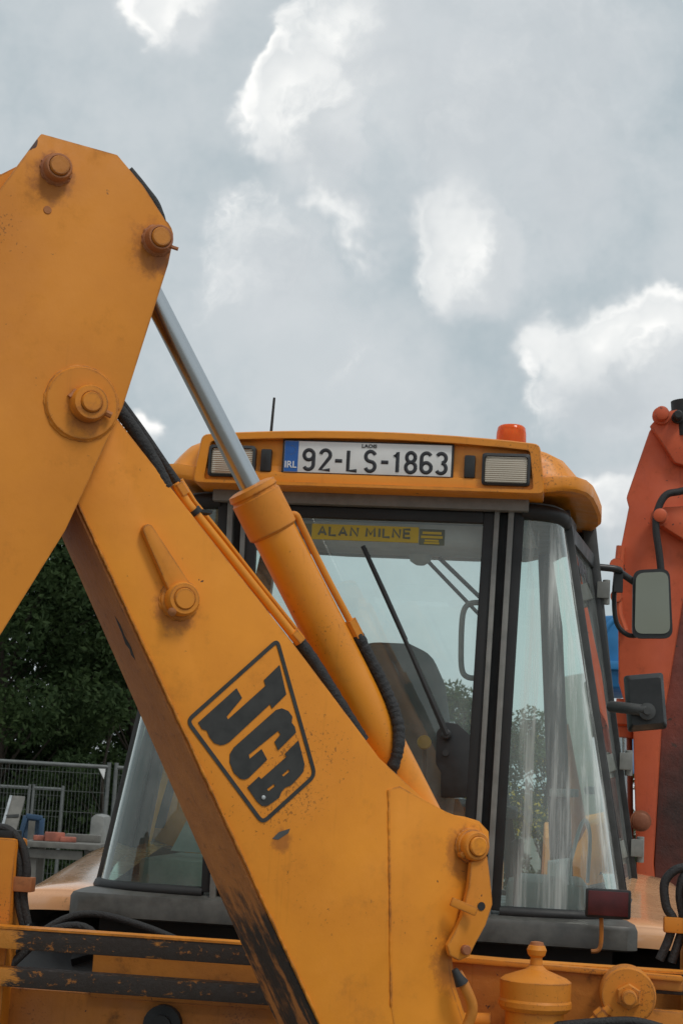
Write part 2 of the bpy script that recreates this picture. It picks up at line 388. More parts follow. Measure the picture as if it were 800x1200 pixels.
# --- cab roof
def plan(inset=0., yoff=0.):
    h = [(.15, -.140), (.30, -.140), (.45, -.140), (.545, -.140), (.605, -.133), (.648, -.106), (.678, -.05), (.702, .06), (.724, .26), (.744, .48), (.752, .68), (.73, .95), (.62, 1.55), (.55, 1.66), (.30, 1.70)]
    cx, cy = 0, .8
    pts = [(x, y) for x, y in h] + [(-x, y) for x, y in reversed(h)]
    out = []
    for x, y in pts:
        s = 1 - inset / .72; out.append((x * s, cy + (y - cy) * (1 - .35 * inset / .83) + yoff))
    return out
def ring(z, inset, yoff=0.):
    lipk = max(0, min(1, (2.76 - z) / .03)); topk = max(0, min(1, (z - 2.80) / .05))
    return [W(x, y, z + lipk * (.022 * max(0, min(1, (abs(x) - .48) / .14)) + .030 * max(0, min(1, (y + .1) / .7)) + .055 * max(0, min(1, (y - .7) / .8))) - topk * .045 * min(abs(x), .62) ** 2 + .02 * topk * max(0, min(1, y))) for x, y in plan(inset, yoff)]
m = MB(); m.loft([ring(2.690, .09), ring(2.683, .012), ring(2.690, .002), ring(2.698, .0), ring(2.722, .0), ring(2.729, .004), ring(2.733, .030), ring(2.738, .034), ring(2.79, .058), ring(2.826, .082), ring(2.846, .112), ring(2.858, .15), ring(2.864, .18), ring(2.868, .40)])
roof = obj('cab_roof', m, ORG, L, smooth=33)
fo = [(-.548, 2.684), (-.528, 2.866), (.528, 2.866), (.548, 2.684)]; fi = [(-.512, 2.697), (-.497, 2.841), (.497, 2.841), (.512, 2.697)]
def visor_ring(zb, zt, xb, xt, r, y):
    top = [V((xt - (2 * xt) * i / 12, zt - .085 * (xt - 2 * xt * i / 12) ** 2, 0)) for i in range(1, 12)]
    c = rounded([V((-xb, zb, 0)), V((-xt, zt - .085 * xt * xt, 0)), V((0, zt, 0)), V((xt, zt - .085 * xt * xt, 0)), V((xb, zb, 0))], r, 4)
    k = 5; return [W(p.x, y, p.y) for p in c[:2 * k]] + [W(p.x, y, p.y) for p in reversed(top)] + [W(p.x, y, p.y) for p in c[3 * k:]]
m = MB()
m.loft([visor_ring(2.684, 2.866, .548, .528, .022, .02), visor_ring(2.684, 2.866, .548, .528, .022, -.148), visor_ring(2.687, 2.862, .545, .525, .020, -.153), visor_ring(2.697, 2.842, .513, .498, .012, -.153), visor_ring(2.697, 2.842, .513, .498, .012, -.124)], True, True)
obj('visor_panel', m, ORG, roof, smooth=40)
for sx in (-1, 1):
    wl = MB(); c = W(sx * .427, -.132, 2.761)
    o_ = rounded([V((a, b, 0)) for a, b in ((-.074, -.053), (-.074, .047), (.074, .047), (.074, -.053))], .012, 4)
    i_ = rounded([V((a, b, 0)) for a, b in ((-.066, -.046), (-.066, .038), (.066, .038), (.066, -.046))], .01, 4)
    T = lambda pts, y: [c + CX * p.x + CZ * p.y + CY * y for p in pts]
    wl.loft([T(o_, .02), T(o_, -.022), T(i_, -.026), T(i_, -.014)], True, True)
    h = obj('work_light', wl, PLAS, L, smooth=40)
    ln = MB(); ln.loft([T(i_, -.012), T([p * .98 for p in i_], -.0185), T([p * .8 for p in i_], -.021)], True, True); obj('lens', ln, LENS, h, smooth=30)
    vb = MB(); vb.box(W(sx * .318 - .003, -.130, 2.766), CX * .017, CY * .014, CZ * .036); obj('vent_block', vb, PLAS, L, bevel=.006)
# --- number plate
pc = W(-.003, -.132, 2.781)
m = MB(); m.box(pc, CX * .268, CY * .006, CZ * .055); obj('plate_holder', m, PLAS, L, bevel=.003)
m = MB(); m.box(pc - CY * .0075, CX * .261, CY * .0015, CZ * .0495); NP = obj('number_plate', m, WHT, L, bevel=.001, label='white rear number plate with blue country band')
m = MB(); m.box(pc - CY * .0094 - CX * .2385, CX * .0215, CY * .0006, CZ * .0485); obj('blue_band', m, EUB, NP)
def PM(x, z, y=-.0105): return frame(pc + CX * x + CZ * z + CY * y, CX, CZ)
obj('country_letters', text_mesh('IRL', .030, PM(-.2385, -.026), bold=.0004, width=.037), WHT, NP, smooth=0)
st = MB()
for k in range(12):
    a = k * math.pi / 6; cc = pc + CX * (-.2385 + .0135 * math.cos(a)) + CZ * (.020 + .0135 * math.sin(a)) - CY * .0100
    pts = []
    for j in range(10):
        b2 = math.pi / 2 + j * math.pi / 5; r_ = .0032 if j % 2 == 0 else .0014; pts.append(cc + CX * r_ * math.cos(b2) + CZ * r_ * math.sin(b2))
    st.prism(pts, CY * .0006)
obj('star_ring', st, EUY, NP, smooth=0)
obj('county_letters', text_mesh('LAOIS', .0150, PM(.005, .0395), bold=.0003, width=.047), INK, NP, smooth=0)
def arc(cx, cy, rx, ry, a0, a1, k=12): return [(cx + rx * math.cos(math.radians(a0 + (a1 - a0) * i / k)), cy + ry * math.sin(math.radians(a0 + (a1 - a0) * i / k))) for i in range(k + 1)]
GLY = {  # unit glyph strokes, x -.5 .. .5, y -1 .. 1
    '9': [arc(0, .47, .48, .50, 0, 360, 20), [(.48, .47)] + [(.48, -.3)] + arc(0, -.5, .48, .5, 0, -150, 10)],
    '6': [arc(0, -.47, .48, .50, 0, 360, 20), [(-.48, -.47)] + [(-.48, .3)] + arc(0, .5, .48, .5, 180, 30, 10)],
    '2': [arc(0, .5, .48, .5, 170, -35, 12) + [(-.48, -1), (.5, -1)]], '-': [[(-.42, -.05), (.42, -.05)]], 'L': [[(-.42, 1), (-.42, -1), (.46, -1)]],
    'S': [arc(0, .5, .47, .5, 20, 255, 12) + [(.12, -.05)] + arc(0, -.5, .47, .5, 60, -160, 12)], '1': [[(-.3, .55), (.02, 1), (.02, -1)]],
    '8': [arc(0, .52, .42, .48, 0, 360, 20), arc(0, -.48, .48, .52, 0, 360, 20)], '3': [arc(0, .52, .46, .48, 150, -80, 12), arc(0, -.48, .48, .52, 85, -150, 14)]}
xs = [-.183, -.131, -.089, -.046, .010, .055, .094, .136, .184, .230]
for g, x in zip('92-LS-1863', xs):
    ch = MB()
    for stk in GLY[g]:
        w_ = .0315 if g != '-' else .026
        ch.tube([pc + CX * (x + a * w_) + CZ * (-.0085 + b * .0315) - CY * .0095 for a, b in stk], .0058, 8, flat=CY)
    obj('registration_character', ch, INK, NP, smooth=60)
# --- beacon and antenna
bc = W(.432, .22, 2.850)
m = MB(); m.lathe([(.05, -.03), (.055, .0), (.055, .03), (.048, .035)], bc, CZ, 28); be = obj('beacon', m, PLAS, L)
m = MB(); m.lathe([(.050, .03), (.0505, .06), (.049, .105), (.046, .124), (.04, .130), (.02, .133)], bc, CZ, 32); obj('lens', m, BEA, be, smooth=60)
m = MB(); m.lathe([(.012, .034), (.012, .06), (.024, .062), (.026, .08), (.024, .1), (.01, .103)], bc, CZ, 16); obj('bulb_reflector', m, STEEL, be, smooth=60)
m = MB(); m.cyl(W(-.424, .5, 2.85), W(-.416, .5, 3.125), .006, .0045, 8); m.cyl(W(-.424, .5, 2.82), W(-.423, .5, 2.87), .014, .009, 12); obj('antenna', m, BLK, L)

# --- cab frame, glazing
ZB, ZT = 1.43, 2.655
QB = [(.455, 0), (.58, .004), (.70, .026), (.78, .075), (.82, .15), (.838, .25)]
QT = [(.478, 0), (.53, .008), (.566, .03), (.592, .065), (.608, .12), (.615, .20)]
def lerp(a, b, t): return a + (b - a) * t
def edge(qb, qt, s, z, out=0.):
    t = (z - ZB) / (ZT - ZB); return W(s * (lerp(qb[0], qt[0], t) + out), lerp(qb[1], qt[1], t), z)
SB = [(.843, .27), (.915, .88)]; ST_ = [(.62, .22), (.722, .88)]     # side window foot / head line
DBt = [(.915, .91), (.66, 1.58)]; DT = [(.722, .91), (.57, 1.50)]
def dense(q, k=5):
    p = spline([V((a, b, 0)) for a, b in q], k); return [(v.x, v.y) for v in p]
for s in (-1, 1):
    qb, qt = dense(QB), dense(QT)
    m = MB(); m.grid([[edge(a, b, s, z) for a, b in zip(qb, qt)] for z in (ZB, 1.8, 2.2, ZT)])
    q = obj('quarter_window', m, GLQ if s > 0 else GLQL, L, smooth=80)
    for z in (ZB - .004, ZT):
        sl = MB(); sl.tube([edge(a, b, s, z) - CY * .006 for a, b in zip(qb, qt)], .019 if z < 2 else .026, 8); obj('rubber_seal', sl, BLK, q, smooth=60)
    pl = MB()   # inner rubber edge beside the rear window
    pl.beam(W(s * .441, -.008, ZB), W(s * .470, -.008, ZT), .034, .022, CX); obj('pillar_seal', pl, BLK, q, bevel=.004)
    for x0, x1, w_, mt, nm in ((.420, .447, .018, GRY, 'pillar_rail'), (.377, .403, .016, LGR if 0 else GRY, 'pillar_rail')):
        m = MB(); m.beam(W(s * x0, -.004, 1.40), W(s * x1, -.004, 2.69), w_, .05, CX); obj(nm, m, mt, L, bevel=.003)
    m = MB(); m.beam(W(s * .398, .03, 1.40), W(s * .425, .03, 2.69), .030, .03, CX); obj('pillar_gap_strip', m, BLK, L)
    m = MB(); m.beam(W(s * .4, .06, 1.38), W(s * .42, .06, 2.70), .05, .04, CX); obj('cab_pillar', m, DGR, L)
    # corner post behind quarter glass, side window, door
    m = MB(); m.beam(W(s * .846, .26, 1.40), W(s * .616, .21, 2.70), .030, .035, CX); obj('corner_post', m, DGR, L, bevel=.004)
    m = MB(); m.grid([[edge(a, b, s, z) for a, b in zip(SB, ST_)] for z in (ZB, ZT)]); sw = obj('side_window', m, GLR, L)
    m = MB()
    for za in (ZB + .01, ZT - .02): m.beam(edge(SB[0], ST_[0], s, za, .004), edge(SB[1], ST_[1], s, za, .004), .02, .05, CX)
    for k in (0, 1): m.beam(edge(SB[k], ST_[k], s, ZB, .006), edge(SB[k], ST_[k], s, ZT, .006), .024, .04, CX)
    obj('window_frame', m, PLAS, sw, bevel=.004)
    m = MB(); m.beam(W(s * .92, .90, 1.2), W(s * .712, .90, 2.79), .05, .06, CX); obj('door_post', m, DGR, L, bevel=.006)
    m = MB(); m.grid([[edge(a, b, s, z) for a, b in zip(DBt, DT)] for z in (1.3, 2.73)]); dw = obj('door_window', m, GLF, L)
    m = MB()
    for za in (1.32, 2.73): m.beam(edge(DBt[0], DT[0], s, za), edge(DBt[1], DT[1], s, za), .025, .05, CX)
    m.beam(edge(DBt[1], DT[1], s, 1.2), edge(DBt[1], DT[1], s, 2.79), .06, .06, CX)
    obj('door_frame', m, DGR, dw, bevel=.004)
    # hinges on the side window
    for zz in (2.53, 1.92, 1.62):
        t = (zz - ZB) / (ZT - ZB); m = MB(); c = edge(SB[1], ST_[1], s, zz, .03)
        m.box(c, CX * .022, CY * .03, CZ * .03); m.cyl(c - CZ * .05 + CX * s * .012, c + CZ * .04 + CX * s * .012, .014, n=12); obj('hinge', m, GRY, L, bevel=.003)
# rear centre window
m = MB(); m.add([W(-.375, -.006, 1.42), W(.375, -.006, 1.42), W(.392, -.006, 2.62), W(-.392, -.006, 2.62)], [(0, 1, 2, 3)]); RW = obj('rear_window', m, GLR, L)
m = MB()
for s in (-1, 1): m.beam(W(s * .352, -.006, 1.40), W(s * .378, -.006, 2.645), .036, .03, CX)
m.beam(W(-.36, -.009, 2.628), W(.36, -.009, 2.628), .034, .03, CZ); m.beam(W(-.36, -.009, 1.425), W(.36, -.009, 1.425), .04, .03, CZ)
obj('window_frame', m, BLK, RW, bevel=.004)
m = MB(); m.box(W(0, -.02, 2.668), CX * .50, CY * .035, CZ * .020); obj('cab_header', m, GRY, L, bevel=.004)
m = MB(); m.loft([[W(x, y, z + .10 * max(0, min(1, (y - .1) / 1.3))) for x, y in plan(i, .10)] for z, i in ((2.648, .10), (2.648, .085), (2.684, .08))], True, True); obj('roof_underside', m, DGR, L)
# windscreen
m = MB(); m.add([W(-.64, 1.6, 1.4), W(.64, 1.6, 1.4), W(.56, 1.52, 2.745), W(-.56, 1.52, 2.745)], [(0, 1, 2, 3)]); WS = obj('windscreen', m, GLF, L)
m = MB(); m.beam(W(-.6, 1.52, 2.765), W(.6, 1.52, 2.765), .045, .05, CZ); obj('windscreen_frame', m, DGR, WS)
m = MB(); m.beam(W(-.66, 1.6, 1.38), W(.66, 1.6, 1.38), .06, .06, CZ); obj('windscreen_frame', m, DGR, WS)
# sill
def sillpts(z, o): 
    b = [(.0, -.05), (.46, -.05), (.70, -.048), (.835, -.044), (.866, -.020), (.876, .22)]
    a = [(x + (o if x > .4 else 0), y - o) for x, y in b]
    pts = [(-x, y) for x, y in reversed(a)] + a[1:] + [(.94 + o, .95), (-.94 - o, .95)]
    return [W(x, y, z) for x, y in pts]
m = MB(); m.loft([sillpts(1.335, -.01), sillpts(1.34, .0), sillpts(1.395, .0), sillpts(1.408, -.006), sillpts(1.418, -.03), sillpts(1.424, -.10)]); obj('cab_sill', m, SILL, L, smooth=35)
m = MB(); m.box(W(0, .85, 1.25), CX * .80, CY * .75, CZ * .08); obj('cab_floor', m, BLK, L)
# sticker across the head of the rear window
m = MB(); m.box(W(-0.012, -.0085, 2.567), CX * .170, CY * .001, CZ * .025); sk = obj('name_sticker', m, STK, L, smooth=0, label='yellow name strip across the top of the rear window')
SG_ = {'A': [[(-.5, -1), (0, 1), (.5, -1)], [(-.3, -.35), (.3, -.35)]], 'L': [[(-.4, 1), (-.4, -1), (.45, -1)]], 'N': [[(-.45, -1), (-.45, 1), (.45, -1), (.45, 1)]],
       'M': [[(-.55, -1), (-.5, 1), (0, -.5), (.5, 1), (.55, -1)]], 'I': [[(0, 1), (0, -1)]], 'E': [[(.45, 1), (-.4, 1), (-.4, -1), (.45, -1)], [(-.4, .05), (.35, .05)]]}
for g_, x_ in zip('ALANMILNE', (-.136, -.103, -.070, -.034, .018, .046, .068, .100, .133)):
    lt = MB()
    for stk in SG_[g_]:
        lt.tube([W(-.012 + x_ + a * .024, -.0097, 2.570 + b * .0135) for a, b in stk], .0043, 6, flat=CY)
    obj('sticker_letter', lt, STKG, sk, smooth=60)
m = MB(); m.box(W(0.200, -.0085, 2.562), CX * .040, CY * .001, CZ * .025); obj('sticker_side_panel', m, STKG, sk, smooth=0)
m = MB(); m.box(W(-0.202, -.0085, 2.567), CX * .018, CY * .001, CZ * .024); obj('sticker_side_panel', m, STKG, sk, smooth=0)
m = MB()
for k, (w_, z) in enumerate(((.030, 2.575), (.034, 2.562), (.022, 2.551), (.024, 2.543))): m.box(W(0.200, -.0100, z), CX * w_, CY * .0004, CZ * (.004 if k < 2 else .003))
obj('sticker_print', m, STK, sk, smooth=0)
# wiper
m = MB(); m.prism([cp(x, y, -.02) for x, y in ((511, 858), (520, 846), (536, 848), (551, 862), (551, 935), (516, 935), (516, 905), (510, 895))], CY * .012); wpm = obj('wiper_motor_cover', m, PLAS, L, bevel=.004)
m = MB(); m.lathe([(.016, 0), (.016, .03), (.011, .036)], cp(523, 861, -.02), -CY, 14); obj('spindle', m, PLAS, wpm)
m = MB(); m.lathe([(.011, 0), (.011, .012)], cp(522, 882, -.02), -CY, 14); obj('spindle', m, PLAS, wpm)
m = MB(); m.tube([cp(523, 861, -.05), cp(505, 820, -.055), cp(465, 728, -.05)], lambda t: lerp(.0105, .006, t), 8); m.tube([cp(475, 750, -.045), cp(450, 694, -.038), cp(425, 640, -.034)], .0075, 8); m.tube([cp(478, 760, -.034), cp(425, 642, -.024)], .005, 6); obj('wiper_arm', m, BLK, wpm)
# interior
m = MB(); m.loft([[W(-.5, .10, z0), W(.5, .10, z0), W(.54, 1.46, z1), W(-.54, 1.46, z1)] for z0, z1 in ((2.625, 2.745), (2.65, 2.77))]); obj('headliner', m, LINER, L)
m = MB(); m.loft([[W(x * s2, .10 + d * .1, z) for x in (-.42, -.3, -.1, .1, .3, .42)] + [W(x * s2, .30 + d * .1, z) for x in (.42, .3, .1, -.1, -.3, -.42)] for z, s2, d in ((2.62, 1, 0), (2.57, .98, 0), (2.548, .85, .2))]); obj('headliner_console', m, LINER, L, smooth=50)
m = MB(); m.lathe([(.02, .03), (.036, .02), (.040, 0), (.034, -.022), (.015, -.034)], W(.145, .30, 2.550), CZ, 20); obj('interior_lamp', m, LINER, L)
m = MB(); m.tube([W(.17, .3, 2.53), W(.40, .7, 2.34)], .007, 6); obj('overhead_strut', m, DGR, L)
m = MB(); m.tube([W(.21, .3, 2.54), W(.44, .7, 2.37)], .008, 6); obj('overhead_strut', m, DGR, L)
gp = [(562, 706), (549, 708), (542, 720), (540, 755), (541, 785), (549, 794), (562, 794)]
m = MB(); m.tube(spline([cp(x, y, .10) for x, y in gp], 5), .009, 8); obj('grab_handle', m, GRY, L)
sc_ = [(-.25, 1.62), (-.27, 1.8), (-.25, 2.1), (-.20, 2.24), (-.12, 2.285), (.02, 2.285), (.10, 2.25), (.15, 2.15), (.185, 1.95), (.20, 1.75), (.19, 1.62)]
m = MB(); m.prism([W(x + .075, .62, z) for x, z in sc_], CY * .11); seat = obj('operator_seat', m, SEATM, L, bevel=.035, seg=3)
m = MB(); m.box(W(-.03, .86, 1.62), CX * .25, CY * .24, CZ * .06); obj('seat_cushion', m, SEATM, seat, bevel=.03)
m = MB(); m.box(W(-.03, .84, 1.45), CX * .16, CY * .16, CZ * .12); obj('seat_base', m, BLK, seat)
m = MB(); m.lathe([(.02, 0), (.024, .01), (.02, .02)], cp(497, 870, .3), -CY, 14); ck = obj('control_knob', m, STKD, L)
m = MB(); m.cyl(cp(497, 872, .33), cp(500, 1000, .33), .008, n=8); obj('stalk', m, PLAS, ck)
for (x, z) in ((.50, 1.60), (-.12, 1.72), (-.06, 1.74), (.02, 1.72), (.10, 1.74), (.30, 1.66)):
    m = MB(); m.cyl(W(x, .25, 1.4), W(x, .2, z), .007, n=8); m.lathe([(.01, -.02), (.022, 0), (.02, .03), (.008, .04)], W(x, .2, z), CZ, 12); obj('control_lever', m, PLAS, L)
m = MB(); m.tube([W(.0 + .19 * math.cos(a), 1.18 + .16 * math.sin(a), 1.90 + .10 * math.sin(a)) for a in [i * math.pi / 14 for i in range(29)]], .014, 8); sw = obj('steering_wheel', m, PLAS, L)
m = MB(); m.cyl(W(0, 1.18, 1.9), W(0, 1.36, 1.4), .03, n=10); m.tube([W(-.18, 1.18, 1.9), W(.18, 1.18, 1.9)], .01, 6); obj('steering_column', m, PLAS, sw)
m = MB(); m.box(W(0, 1.48, 1.62), CX * .34, CY * .08, CZ * .14); obj('dashboard', m, PLAS, L, bevel=.02)
for s in (-1, 1):
    m = MB(); m.box(W(s * .60, .58, 1.46), CX * .13, CY * .30, CZ * .05); obj('side_console', m, GRY if s < 0 else LGR, L, bevel=.02)
    m = MB(); m.beam(W(s * .50, .5, 1.45), W(s * .40, 1.1, 1.95), .05, .03, CX); obj('arm_lever', m, PLAS, L, bevel=.01)
m = MB(); m.prism([W(.60, .46, 1.52), W(.68, .44, 1.525), W(.68, .46, 1.575), W(.60, .48, 1.56)], CY * .05 + CZ * .01); obj('paper_box', m, WHT, L, bevel=.004)
m = MB(); m.tube(spline([W(.74, .7, 1.50), W(.74, .6, 1.66), W(.71, .5, 1.70), W(.66, .4, 1.52)], 6), .007, 6); obj('cab_cable', m, LGR, L)
for s in (-1, 1):
    m = MB(); m.beam(W(s * .70, 1.02, 1.80), W(s * .62, 1.42, 1.80), .03, .025, CZ); obj('door_grab_bar', m, LGR, L, bevel=.006)
    m = MB(); m.box(W(s * .46, .70, 1.72), CX * .035, CY * .14, CZ * .022); obj('armrest', m, SEATM, L, bevel=.012)
m = MB(); m.prism([W(-.70, .60, 1.52), W(-.58, .56, 1.52), W(-.50, .80, 1.80), (W(-.62, .84, 1.80))], CX * .03 + CZ * .02); obj('folded_coat', m, LGR, L, bevel=.01)
m = MB(); m.beam(W(-.52, 1.30, 1.45), W(-.50, 1.30, 2.10), .05, .05, CX); obj('tool_post', m, ORG, L, bevel=.006)
# decal on right side window
obj('side_decal', text_mesh('IIH', .075, frame(lerp(edge(SB[0], ST_[0], 1, 2.545, .010), edge(SB[1], ST_[1], 1, 2.545, .010), .35), (edge(SB[1], ST_[1], 1, 2.5) - edge(SB[0], ST_[0], 1, 2.5)), (edge(SB[0], ST_[0], 1, 2.6) - edge(SB[0], ST_[0], 1, 2.4))), bold=.003, width=.22), INK, L, smooth=0)
# mirrors
def mirror_unit(pxs, ly, armpts, glassy):
    c4 = [cp(x, y, ly) for x, y in pxs]; pts = rounded(c4, .035 if glassy else .014, 5); nrm = -CY
    m = MB(); cen = sum(pts, V()) / len(pts)
    m.loft([[p for p in pts], [p + CY * .02 for p in pts], [cen + (p - cen) * .7 + CY * .05 for p in pts]], True, True)
    mm = obj('wing_mirror', m, PLAS, L, smooth=50)
    if glassy:
        g = MB(); tl = lambda p: p - CY * (.004 + .16 * ((p - cen).z + .11) * .88)
        g.loft([[cen + (p - cen) * .88 + CY * .01 for p in pts], [tl(cen + (p - cen) * .87) for p in pts]]); obj('mirror_glass', g, MIR, mm, smooth=0)
    a = MB(); a.tube(spline(armpts, 6), .013 if glassy else .017, 10); obj('mirror_arm', a, PLAS, mm)
    return mm
mm = mirror_unit([(741, 668), (784, 666), (788, 748), (740, 748)], .92, [cp(694, 664, .88), cp(722, 667, .9), cp(728, 672, .93), cp(745, 684, .95)], True)
a = MB(); a.tube(spline([cp(722, 668, .93), cp(719, 700, .94), cp(722, 730, .95), cp(735, 744, .95), cp(750, 744, .95)], 6), .009, 8); a.box(cp(724, 683, .93), CX * .016, CY * .016, CZ * .035); obj('mirror_bracket', a, PLAS, mm)
m = MB(); pts = rounded([cp(x, y, .50) for x, y in ((730, 792), (776, 788), (781, 854), (735, 858))], .012, 4); cen = sum(pts, V()) / len(pts)
m.loft([[cen + (p - cen) * .8 - CY * .05 for p in pts], [cen + (p - cen) * .97 - CY * .03 for p in pts], pts, [p + CY * .01 for p in pts]]); m2 = obj('work_lamp', m, PLAS, L, smooth=40)
m = MB(); m.tube(spline([cp(715, 828, .5), cp(735, 830, .44), cp(757, 833, .42)], 6), .019, 10); m.lathe([(.028, 0), (.028, .03), (.012, .032), (.012, .045)], cp(757, 834, .44), -CY, 14); obj('lamp_arm', m, DGR, m2)
# --- reflector
m = MB(); m.box(cp(712, 1059, -.12), CX * .066, CY * .012, CZ * .042); rf = obj('rear_reflector', m, PLAS, L, bevel=.008)
m = MB(); m.box(cp(712, 1059, -.133), CX * .058, CY * .002, CZ * .035); obj('reflector_lens', m, REFL, rf, bevel=.004)
m = MB(); m.tube(spline([cp(704, 1075, -.11), cp(704, 1100, -.11), cp(701, 1113, -.11), cp(692, 1115, -.11)], 5), .0065, 8); obj('reflector_stalk', m, GRM, rf)
# --- rear fenders and wheels
for s in (-1, 1):
    m = MB(); rows = []; prof = spline([V((y, dz, 0)) for y, dz in ((.055, -.050), (.056, -.02), (.066, .004), (.095, .016), (.30, .038), (.65, .085), (1.0, .125), (1.25, .09), (1.45, -.05))], 4)
    cross = spline([V((x, zz, 0)) for x, zz in ((.80, .012), (.90, .014), (1.00, .004), (1.055, -.016), (1.09, -.055), (1.10, -.11))], 4)
    for q_ in prof:
        f_ = max(0, min(1, (q_.x - .056) / .06)); rows.append([W(s * c_.x, q_.x, 1.388 + q_.y + c_.y * (.35 + .65 * f_)) for c_ in cross])
    m.grid(rows); fd = obj('rear_fender', m, FEN, L, smooth=80)
    w_ = MB(); wc = W(s * .86, .55, .70); ax = CX * s
    w_.lathe([(.40, -.22), (.60, -.23), (.67, -.20), (.70, -.12), (.70, .12), (.67, .20), (.60, .23), (.40, .22)], wc, ax, 40); wh = obj('rear_wheel', w_, BLK, L)
    r_ = MB(); r_.lathe([(.40, -.1), (.40, .17), (.36, .19), (.34, .08), (.14, .06), (.12, .12), (.04, .13)], wc, ax, 28); obj('rim', r_, CONC, wh)
    lug = MB()
    for k in range(22):
        a_ = k * 2 * math.pi / 22; d_ = CY * math.cos(a_) + CZ * math.sin(a_); tn = CY * -math.sin(a_) + CZ * math.cos(a_)
        lug.box(wc + d_ * .70 + ax * (.1 if k % 2 else -.1), ax * .10 + tn * .05, tn * .025, d_ * .025)
    obj('tread', lug, BLK, wh)
    f_ = MB(); f_.lathe([(.25, -.15), (.42, -.16), (.46, -.1), (.46, .1), (.42, .16), (.25, .15)], W(s * .8, 2.75, .46), ax, 32); fwh = obj('front_wheel', f_, BLK, L)
    f_ = MB(); f_.lathe([(.25, -.1), (.25, .12), (.1, .06), (.05, .1)], W(s * .8, 2.75, .46), ax, 20); obj('rim', f_, CONC, fwh)
m = MB(); m.box(W(0, 1.6, .78), CX * .42, CY * 1.75, CZ * .25); obj('chassis', m, DGR, L, bevel=.02)
m = MB(); m.loft([[W(x, y, z) for x, z in ((-.42, 1.0), (-.42, 1.5), (-.34, 1.60 + dz), (.34, 1.60 + dz), (.42, 1.5), (.42, 1.0))] for y, dz in ((1.66, .03), (2.4, .0), (3.0, -.08), (3.15, -.2))]); obj('bonnet', m, YEL, L, bevel=.02)
m = MB(); m.cyl(W(.36, 1.85, 1.55), W(.36, 1.85, 2.05), .035, n=14); obj('exhaust_pipe', m, RUS, L)
for s in (-1, 1):
    m = MB(); m.prism([W(s * .60, y, z) for y, z in ((1.75, 1.35), (1.85, 1.62), (2.2, 1.68), (3.0, 1.35), (3.9, .45), (3.75, .3), (2.9, 1.10), (2.2, 1.42))], CX * .09); obj('loader_arm', m, YEL, L, bevel=.01)
m = MB(); m.prism([W(-1.1, y, z) for y, z in ((3.75, .2), (3.7, .95), (3.8, .98), (3.86, .45), (4.5, .12), (4.5, .08), (3.85, .08))], CX * 2.2); obj('front_bucket', m, GRM, L, bevel=.01)
# --- sideshift rails, carriage
RY = -.45
def rail(z0, z1, yf=-.47, yb=-.40):
    m = MB(); m.box(W(0, (yf + yb) / 2, (z0 + z1) / 2), CX * 1.06, CY * (yb - yf) / 2, CZ * (z1 - z0) / 2); return m
def wear(name, zlo, zhi):
    m_, t, b = newmat(name); p = objco(t); n = t.noise(t.vm('MULTIPLY', p, (1.2, 1, 4)), 9, 8, .7); n2 = t.noise(p, 40, 6, .7)
    sep = t.n.new('ShaderNodeSeparateXYZ'); t.l.new(p, sep.inputs[0])
    k = t.m('ADD', t.ss(sep.outputs[0], -1.05, -.86, 0, .74), t.m('MULTIPLY', t.m('SUBTRACT', n, .5), 1.7))
    c = t.mix(t.ss(k, .35, .55), (.66, .25, .028), (.035, .024, .018)); c = t.mix(t.ss(t.m('ADD', t.m('MULTIPLY', n2, .5), t.m('MULTIPLY', n, .5)), .56, .62), c, (.46, .17, .03)); c = t.mix(t.ss(n2, .62, .72), c, (.22, .11, .06))
    t.put(b.inputs['Base Color'], c); t.put(b.inputs['Roughness'], t.ss(n2, .3, .7, .35, .7)); t.put(b.inputs['Normal'], t.bump(n2, .4, .01)); return m_
WEAR = wear('worn_greasy_rail', 0, 1)
r1 = obj('slide_rail', rail(1.268, 1.322), WEAR, L, bevel=.004)
m = MB(); m.box(W(0, -.435, 1.3255), CX * 1.06, CY * .037, CZ * .003); obj('rail_cap', m, YEL, r1)
r2 = obj('slide_rail', rail(1.165, 1.215), WEAR, L, bevel=.004)
m = MB(); m.box(W(.16, -.30, 1.20), CX * .86, CY * .03, CZ * .065); obj('rear_frame_plate', m, GRM, L, bevel=.004)
m = MB(); m.box(W(-.55, -.30, 1.02), CX * .40, CY * .02, CZ * .125); obj('rear_frame_panel', m, GRM, L, bevel=.006)
m = MB(); m.lathe([(.055, 0), (.055, .03), (.03, .035), (.03, .05)], W(-.48, -.32, 1.075), -CY, 20); obj('frame_boss', m, BLK, L)
m = MB(); m.box(W(0, -.38, .75), CX * 1.05, CY * .05, CZ * .16); obj('rear_frame_beam', m, GRM, L, bevel=.01)
m = MB(); m.tube(spline([W(-.95, -.3, 1.24), W(-.80, -.2, 1.35), W(-.6, -.2, 1.335), W(-.3, -.3, 1.25)], 6), .011, 10); obj('frame_hose', m, HOSE, L, smooth=60)
m = MB(); m.tube(spline([W(-.95, -.33, 1.20), W(-.84, -.26, 1.31), W(-.72, -.25, 1.30), W(-.66, -.3, 1.1)], 6), .013, 10); obj('frame_hose', m, HOSE, L, smooth=60)
